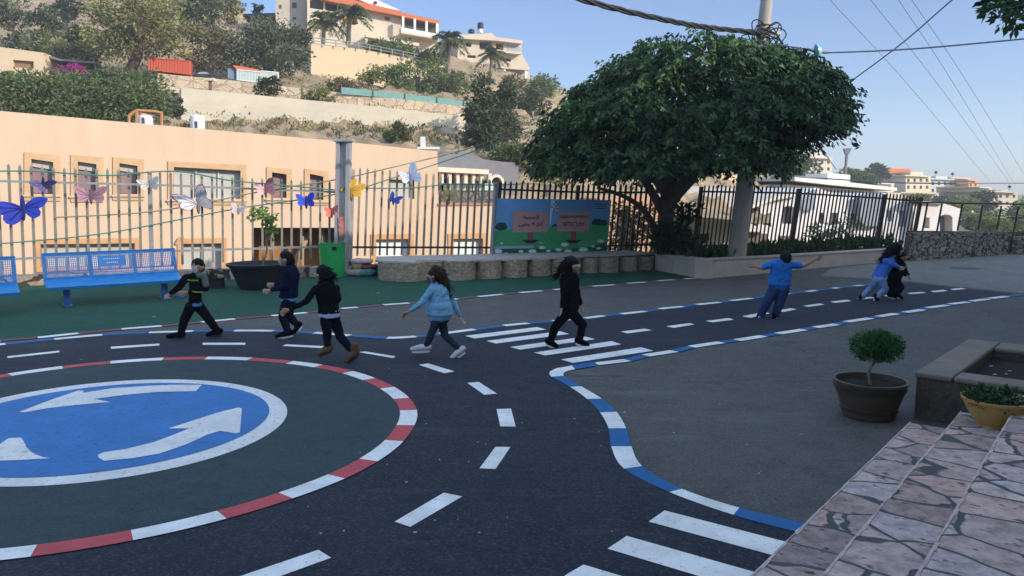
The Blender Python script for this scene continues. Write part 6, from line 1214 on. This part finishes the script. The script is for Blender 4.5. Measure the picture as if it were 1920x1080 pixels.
    for a in 'LR': Q += [(hp.lerp(hi[a], .5), legr[0]*s*.95, hi[a], legr[0]*s*1.02), (hi[a], legr[0]*s*1.02, kn[a], legr[1]*s*1.05), (kn[a], legr[1]*s*1.05, an[a]+(an[a]-kn[a])*(-.04 if not boots else -.2), legr[2]*s*1.12)]
    blob('trousers', Q, trc, root_, .012, 4, wrinkle=.024)
    for a in 'LR':
        d = to[a]-an[a]; fl = Vector((d.x, d.y, 0)); fl = fl.normalized() if fl.length > .02 else f; heel = an[a]+(an[a]-to[a])*.22-up*.015
        ul = (to[a]-heel); sl_ = blob('shoe', [(heel+up*.03, .050, heel.lerp(to[a], .45)+up*.028, .050), (heel.lerp(to[a], .45)+up*.028, .05, to[a]+up*.012, .034), (an[a]+up*.012, .048, heel.lerp(to[a], .2)+up*.03, .05)]+([(an[a]+up*.11, .058, an[a], .056)] if boots else []), shc[0], root_, .010, 4)
        dn = Vector((0, 0, -1)); dn = (dn-ul.normalized()*dn.dot(ul.normalized())).normalized(); sw = ul.normalized().cross(dn)
        if shc[1]:
            sm = MB(); pts = []
            for k in range(14): t = 2*math.pi*k/14; pts.append(heel.lerp(to[a], .47)+ul*.56*math.cos(t)+sw*.050*math.sin(t)*(1-.15*math.cos(t))+dn*.022)
            sm.prism(pts, dn*.022, shc[1]); fixn(sm.build('sole', sl_, smooth=40))
    # ---- hair, eyes, mask
    Hq = [(hd+up*hh*.30-lk*hr*.10, hr*1.0, hd+up*hh*.12-lk*hr*.22, hr*1.02), (hd-lk*hr*.35-up*hh*.05, hr*.92, hd-lk*hr*.42-up*hh*.28, hr*.72), (hd+up*hh*.50+lk*hr*.34, hr*.46, hd+up*hh*.55-lk*hr*.2, hr*.66)]
    for q in hair:
        p0 = D(q[0], q[1], Y+q[2]); p1 = D(q[4], q[5], Y+q[6]); Hq.append((p0, q[3]*s, p1, q[7]*s))
    hb_ = blob('hair', Hq, hairm, root_, .012, 2, wrinkle=.022)
    sm = MB(); rr = np.random.default_rng(int(Y*1000)); PP = []; DD = []
    for p0, r0, p1, r1 in Hq:                                  # loose strands over the hair
        n = int(40+260*(p1-p0).length); tt = rr.uniform(0, 1, n); q = rr.normal(0, 1, (n, 3)); q /= np.linalg.norm(q, axis=1)[:, None]
        base = np.array(p0[:])+(np.array(p1[:])-np.array(p0[:]))*tt[:, None]+q*(r0+(r1-r0)*tt)[:, None]*.98
        keep = (base-np.array(hd[:]))@np.array(lk[:]) < hr*.45; PP.append(base[keep]); DD.append((q*.35+np.array([-lk.x*.5, -lk.y*.5, -.8])+(np.array(p1[:])-np.array(p0[:]))*3)[keep])
    sm.quads(leaf_quads(np.concatenate(PP), np.concatenate(DD), .085 if len(hair) > 1 else .035, .16, .0, rr), hairm); st = sm.build('hair_strands', hb_, smooth=0); st['kind'] = 'stuff'
    for q in (-1, 1):
        e = MB(); c = hd+lk*hr*.80+side*q*hr*.36+up*hh*.04; e.ball(c, (.017, .017, .012), eyew, 2); ev = e.build('eye', root_); e = MB(); e.ball(c+lk*.010, (.009, .009, .009), eyed, 1); e.build('iris', ev)
    if mask: blob('face_mask', [(hd-up*hh*.20+lk*hr*.60, hr*.50, hd-up*hh*.54+lk*hr*.48, hr*.42), (hd-up*hh*.2+side*hr*.85, .012, hd-up*hh*.25+lk*hr*.5+side*hr*.4, .02), (hd-up*hh*.2-side*hr*.85, .012, hd-up*hh*.25+lk*hr*.5-side*hr*.4, .02)], mask, root_, .010, 3)
    return root_, tp, P, s
blkc = cloth('black cotton', (.0045, .0045, .006), 1.6); navy = cloth('navy cotton', (.008, .012, .036)); navyt = cloth('navy track cloth', (.007, .010, .022)); jns = cloth('dark grey jeans', (.030, .042, .058)); jn2 = cloth('blue denim', (.030, .055, .14)); jn3 = cloth('light blue jeans', (.19, .29, .48)); skyb = cloth('light blue knit', (.20, .42, .60)); royal = cloth('royal blue jersey', (.03, .17, .55)); royal2 = cloth('periwinkle blue jersey', (.07, .17, .58)); lav = cloth('lavender shirt tail', (.40, .45, .66)); bluh = cloth('blue shirt tail', (.10, .24, .50))
shb = cloth('black shoe', (.006, .006, .007)); shw = cloth('white trainer', (.62, .64, .68)); shbr = cloth('brown boot', (.16, .085, .05)); solw = M('white sole', (.62, .62, .62)); soln = M('dark sole', (.03, .03, .03)); mkb = cloth('pale blue mask', (.32, .52, .62)); mkw = cloth('whitish mask', (.52, .58, .62)); mkp = cloth('purple mask', (.10, .02, .28))
gs_ = cloth('grey green sleeve', (.12, .15, .13)); neon = cloth('lime stripe', (.16, .28, .04))
# boy in the striped sweater
Y1 = G(350, 634).y
r_, tp_, P_1, s1 = kid('boy in a black sweater with lime stripes striding past the blue bench', Y1,
 dict(head=(370.5, 500), neck=(368, 514), chest=(366, 526), hip=(366, 566), shL=(349, 521, -.05), shR=(382, 520, .08), elL=(335, 539, -.08), elR=(386, 541, 0), haL=(318, 551, -.1), haR=(350, 548, -.2), hiL=(358, 575, -.05), hiR=(373, 575, .06), knL=(346, 599, -.07), knR=(391, 598, .06), anL=(338, 629, -.08), anR=(409, 623, .08), toL=(315, 632.5, -.1), toR=(389, 629, .05)),
 (-.75, -.65, 0), (-.25, -.95, 0), 'sweater', blkc, blkc, (shb, soln), [], hairb, mask=mkw, skinm=skin2, hem=bluh, tw=(17.5, 16.5), legr=(10.5, 8.2, 6.2))
for q in ((352, 525, 372, 526, 1.6, -.16), (361, 547, 381, 548, 1.4, -.19)):
    a, b = D(q[0], q[1], Y1+q[5]), D(q[2], q[3], Y1+q[5]-.03); mb = MB(); mb.tube(curve([a, a.lerp(b, .5)+Vector((0, -.035, 0)), b], 5), .012, neon, 6); mb.build('stripe', r_)
blob('shoulder_panel', [(D(381, 519, Y1+.0), .062, D(374, 517, Y1-.06), .058), (D(382, 521, Y1), .06, D(386, 534, Y1-.02), .056)], gs_, r_, .012, 4)
blob('shirt_tail', [(D(342, 557, Y1-.02), .03, D(333, 562, Y1), .012), (D(345, 556, Y1), .028, D(327, 555, Y1), .012)], bluh, r_, .01, 3)
# boy in the navy hoodie
Y2 = G(537, 633).y
kid('boy in a navy hoodie and pale blue mask walking with both hands forward', Y2,
 dict(head=(535, 486), neck=(540, 502), chest=(544, 515), hip=(541, 557), shL=(539, 509, -.12), shR=(550, 509, .13), elL=(536, 538, -.16), elR=(538, 530, .16), haL=(506, 544, -.16), haR=(514, 533, .14), hiL=(539, 566, -.07), hiR=(543, 566, .07), knL=(530, 592, -.08), knR=(541, 592, .08), anL=(541, 626, -.08), anR=(560, 612, .08), toL=(519, 631.5, -.1), toR=(552, 624, .06)),
 (-1, -.1, 0), (-1, -.15, 0), 'hoodie', navy, navyt, (shb, solw), [(540, 482, 0, 11, 545, 490, 0, 9)], hairb, mask=mkb, skinm=skin, hem=bluh, tw=(18.5, 16.5), hood=True, td=1.0)
# girl in the short black jacket
Y3 = G(640, 676).y
kid('girl in a short black jacket and brown boots with a lavender shirt tail', Y3,
 dict(head=(602, 514), neck=(606, 532), chest=(612, 546), hip=(617, 586), shL=(592, 542, -.12), shR=(630, 540, .10), elL=(574, 565, -.2), elR=(634, 560, .16), haL=(541, 581, -.28), haR=(624, 578, .22), hiL=(611, 598, -.06), hiR=(627, 598, .06), knL=(613, 623, -.05), knR=(637, 630, .05), anL=(615, 655, -.02), anR=(665, 663, -.10), toL=(598, 664, -.06), toR=(649, 679, -.16)),
 (-.9, .4, 0), (-.92, .35, 0), 'jacket', blkc, navyt, (shbr, soln), [(606, 508, 0, 13, 612, 514, .02, 12), (620, 514, .03, 7, 624, 517, .03, 6)], hairb, skinm=skin, hem=lav, tw=(21, 18.5), legr=(11.5, 8.5, 6), boots=True, hood=True, td=1.05)
# girl in light blue
Y4 = G(822, 670).y
kid('girl with long brown hair, light blue top and purple mask', Y4,
 dict(head=(813, 517), neck=(817, 534), chest=(822, 550), hip=(824, 588), shL=(809, 543, -.12), shR=(838, 545, .12), elL=(791, 568, -.16), elR=(853, 574, .14), haL=(766, 585, -.2), haR=(863, 594, .16), hiL=(819, 601, -.06), hiR=(828, 601, .06), knL=(810, 622, -.05), knR=(834, 628, .06), anL=(798, 653, -.03), anR=(864, 659, .0), toL=(773, 656, -.05), toR=(847, 673, -.05)),
 (-1, .2, 0), (-1, .05, 0), 'top', skyb, jns, (shw, solw), [(818, 508, 0, 12, 826, 516, .02, 12), (827, 518, .02, 12, 834, 540, .04, 12), (834, 540, .04, 12, 838, 556, .05, 8)], hairbr, mask=mkp, skinm=skin, tw=(21, 24.5), legr=(9.8, 7.4, 5.4), td=1.0)
# girl all in black
Y5 = G(1062, 651).y
kid('girl all in black with a ponytail walking over the zebra crossing', Y5,
 dict(head=(1075, 498), neck=(1071, 514), chest=(1068, 528), hip=(1068, 578), shL=(1064, 522, -.14), shR=(1076, 522, .14), elL=(1058, 551, -.19), elR=(1082, 550, .18), haL=(1053, 579, -.2), haR=(1090, 572, .18), hiL=(1064, 586, -.08), hiR=(1072, 586, .08), knL=(1042, 611, -.07), knR=(1092, 609, .07), anL=(1030, 643, -.06), anR=(1086, 641, .05), toL=(1044, 650.5, -.07), toR=(1102, 648.5, .05)),
 (1, .05, 0), (1, .05, 0), 'hoodie', blkc, blkc, (shb, solw), [(1070, 491, 0, 13, 1062, 496, 0, 10), (1060, 494, 0, 7, 1050, 506, 0, 6), (1050, 506, 0, 6, 1043, 518, 0, 3)], hairb, skinm=skin, tw=(19.5, 17.5), td=1.0)
# boy in the royal blue shirt, back to us
Y6 = G(1440, 597).y
kid('boy in a royal blue t-shirt seen from behind with arms spread wide', Y6,
 dict(head=(1473, 484), neck=(1470, 493), chest=(1465, 503), hip=(1461, 533), shL=(1447, 496), shR=(1484, 497), elL=(1428, 502), elR=(1505, 499, .05), haL=(1417, 500, .05), haR=(1529, 486, .1), hiL=(1451, 543), hiR=(1469, 543), knL=(1439, 564, -.03), knR=(1461, 568), anL=(1427, 588, -.02), anR=(1454, 590, .02), toL=(1421, 595, .05), toR=(1451, 597, -.08)),
 (.1, 1, 0), (.25, .97, 0), 't_shirt', royal, jn2, (shb, solw), [(1473, 479, 0, 10, 1473, 486, -.04, 9)], hairb, sleeves=False, skinm=skin2, tw=(21, 21), headr=(11, 11), legr=(11.5, 9, 7), armr=(6, 5, 4), td=.62)
# pair far along the road
Y7 = G(1632, 563).y
kid('long-haired girl in periwinkle top and light jeans holding a child in black', Y7,
 dict(head=(1684, 470), neck=(1672, 481), chest=(1662, 495), hip=(1647, 519), shL=(1660, 490, -.1), shR=(1668, 487, .1), elL=(1675, 496, -.15), elR=(1680, 492, .12), haL=(1685, 500, -.16), haR=(1690, 497, .1), hiL=(1644, 525, -.05), hiR=(1652, 525, -.1), knL=(1634, 539, .04), knR=(1660, 542, -.12), anL=(1617, 556, .06), anR=(1643, 558, -.14), toL=(1612, 561, .05), toR=(1647, 570, -.2)),
 (.9, .3, 0), (.9, .2, 0), 'top', royal2, jn3, (shb, solw), [(1680, 464, -.02, 11, 1672, 470, -.02, 10), (1674, 468, -.02, 10, 1660, 481, -.02, 7), (1662, 479, -.02, 8, 1653, 487, 0, 5)], hairb, skinm=skin, tw=(15, 13.5), headr=(9.5, 10), legr=(8, 6.2, 4.6), armr=(5.2, 4.4, 3.6), td=.75)
Y8 = Y7+.12
kid('child in black bending forward in the grip of the long-haired girl', Y8,
 dict(head=(1692, 482, .0), neck=(1688, 491), chest=(1682, 503), hip=(1676, 525), shL=(1678, 499, -.1), shR=(1692, 497, .1), elL=(1690, 510, -.13), elR=(1697, 508, .12), haL=(1699, 516, -.12), haR=(1703, 517, .14), hiL=(1672, 529, -.05), hiR=(1680, 529, .06), knL=(1672, 543, -.03), knR=(1689, 538, .05), anL=(1669, 554, -.02), anR=(1681, 554, .05), toL=(1679, 558, -.04), toR=(1691, 559.5, .04)),
 (1, -.2, 0), (.9, -.4, 0), 'hoodie', blkc, blkc, (shb, solw), [(1690, 477, 0, 9, 1685, 481, 0, 8)], hairb, skinm=skin2, tw=(16.5, 13.5), headr=(9, 9.5), legr=(8.5, 6.6, 5), armr=(5.5, 4.6, 3.8), td=.9)

# ================================================================ thin summer haze over the whole place
hz_ = bpy.data.materials.new('thin haze'); hz_.use_nodes = True; ht = hz_.node_tree; ht.nodes.remove(ht.nodes['Principled BSDF']); pv = ht.nodes.new('ShaderNodeVolumePrincipled'); pv.inputs['Color'].default_value = (.92, .95, 1, 1); pv.inputs['Density'].default_value = .0008; pv.inputs['Anisotropy'].default_value = .2
ht.links.new(pv.outputs[0], ht.nodes['Material Output'].inputs['Volume'])
mb = MB(); mb.box((0, 290, 24), (1300, 740, 61), hz_); tag(mb.build('haze', smooth=0), 'thin pale summer haze', 'haze', kind='stuff')
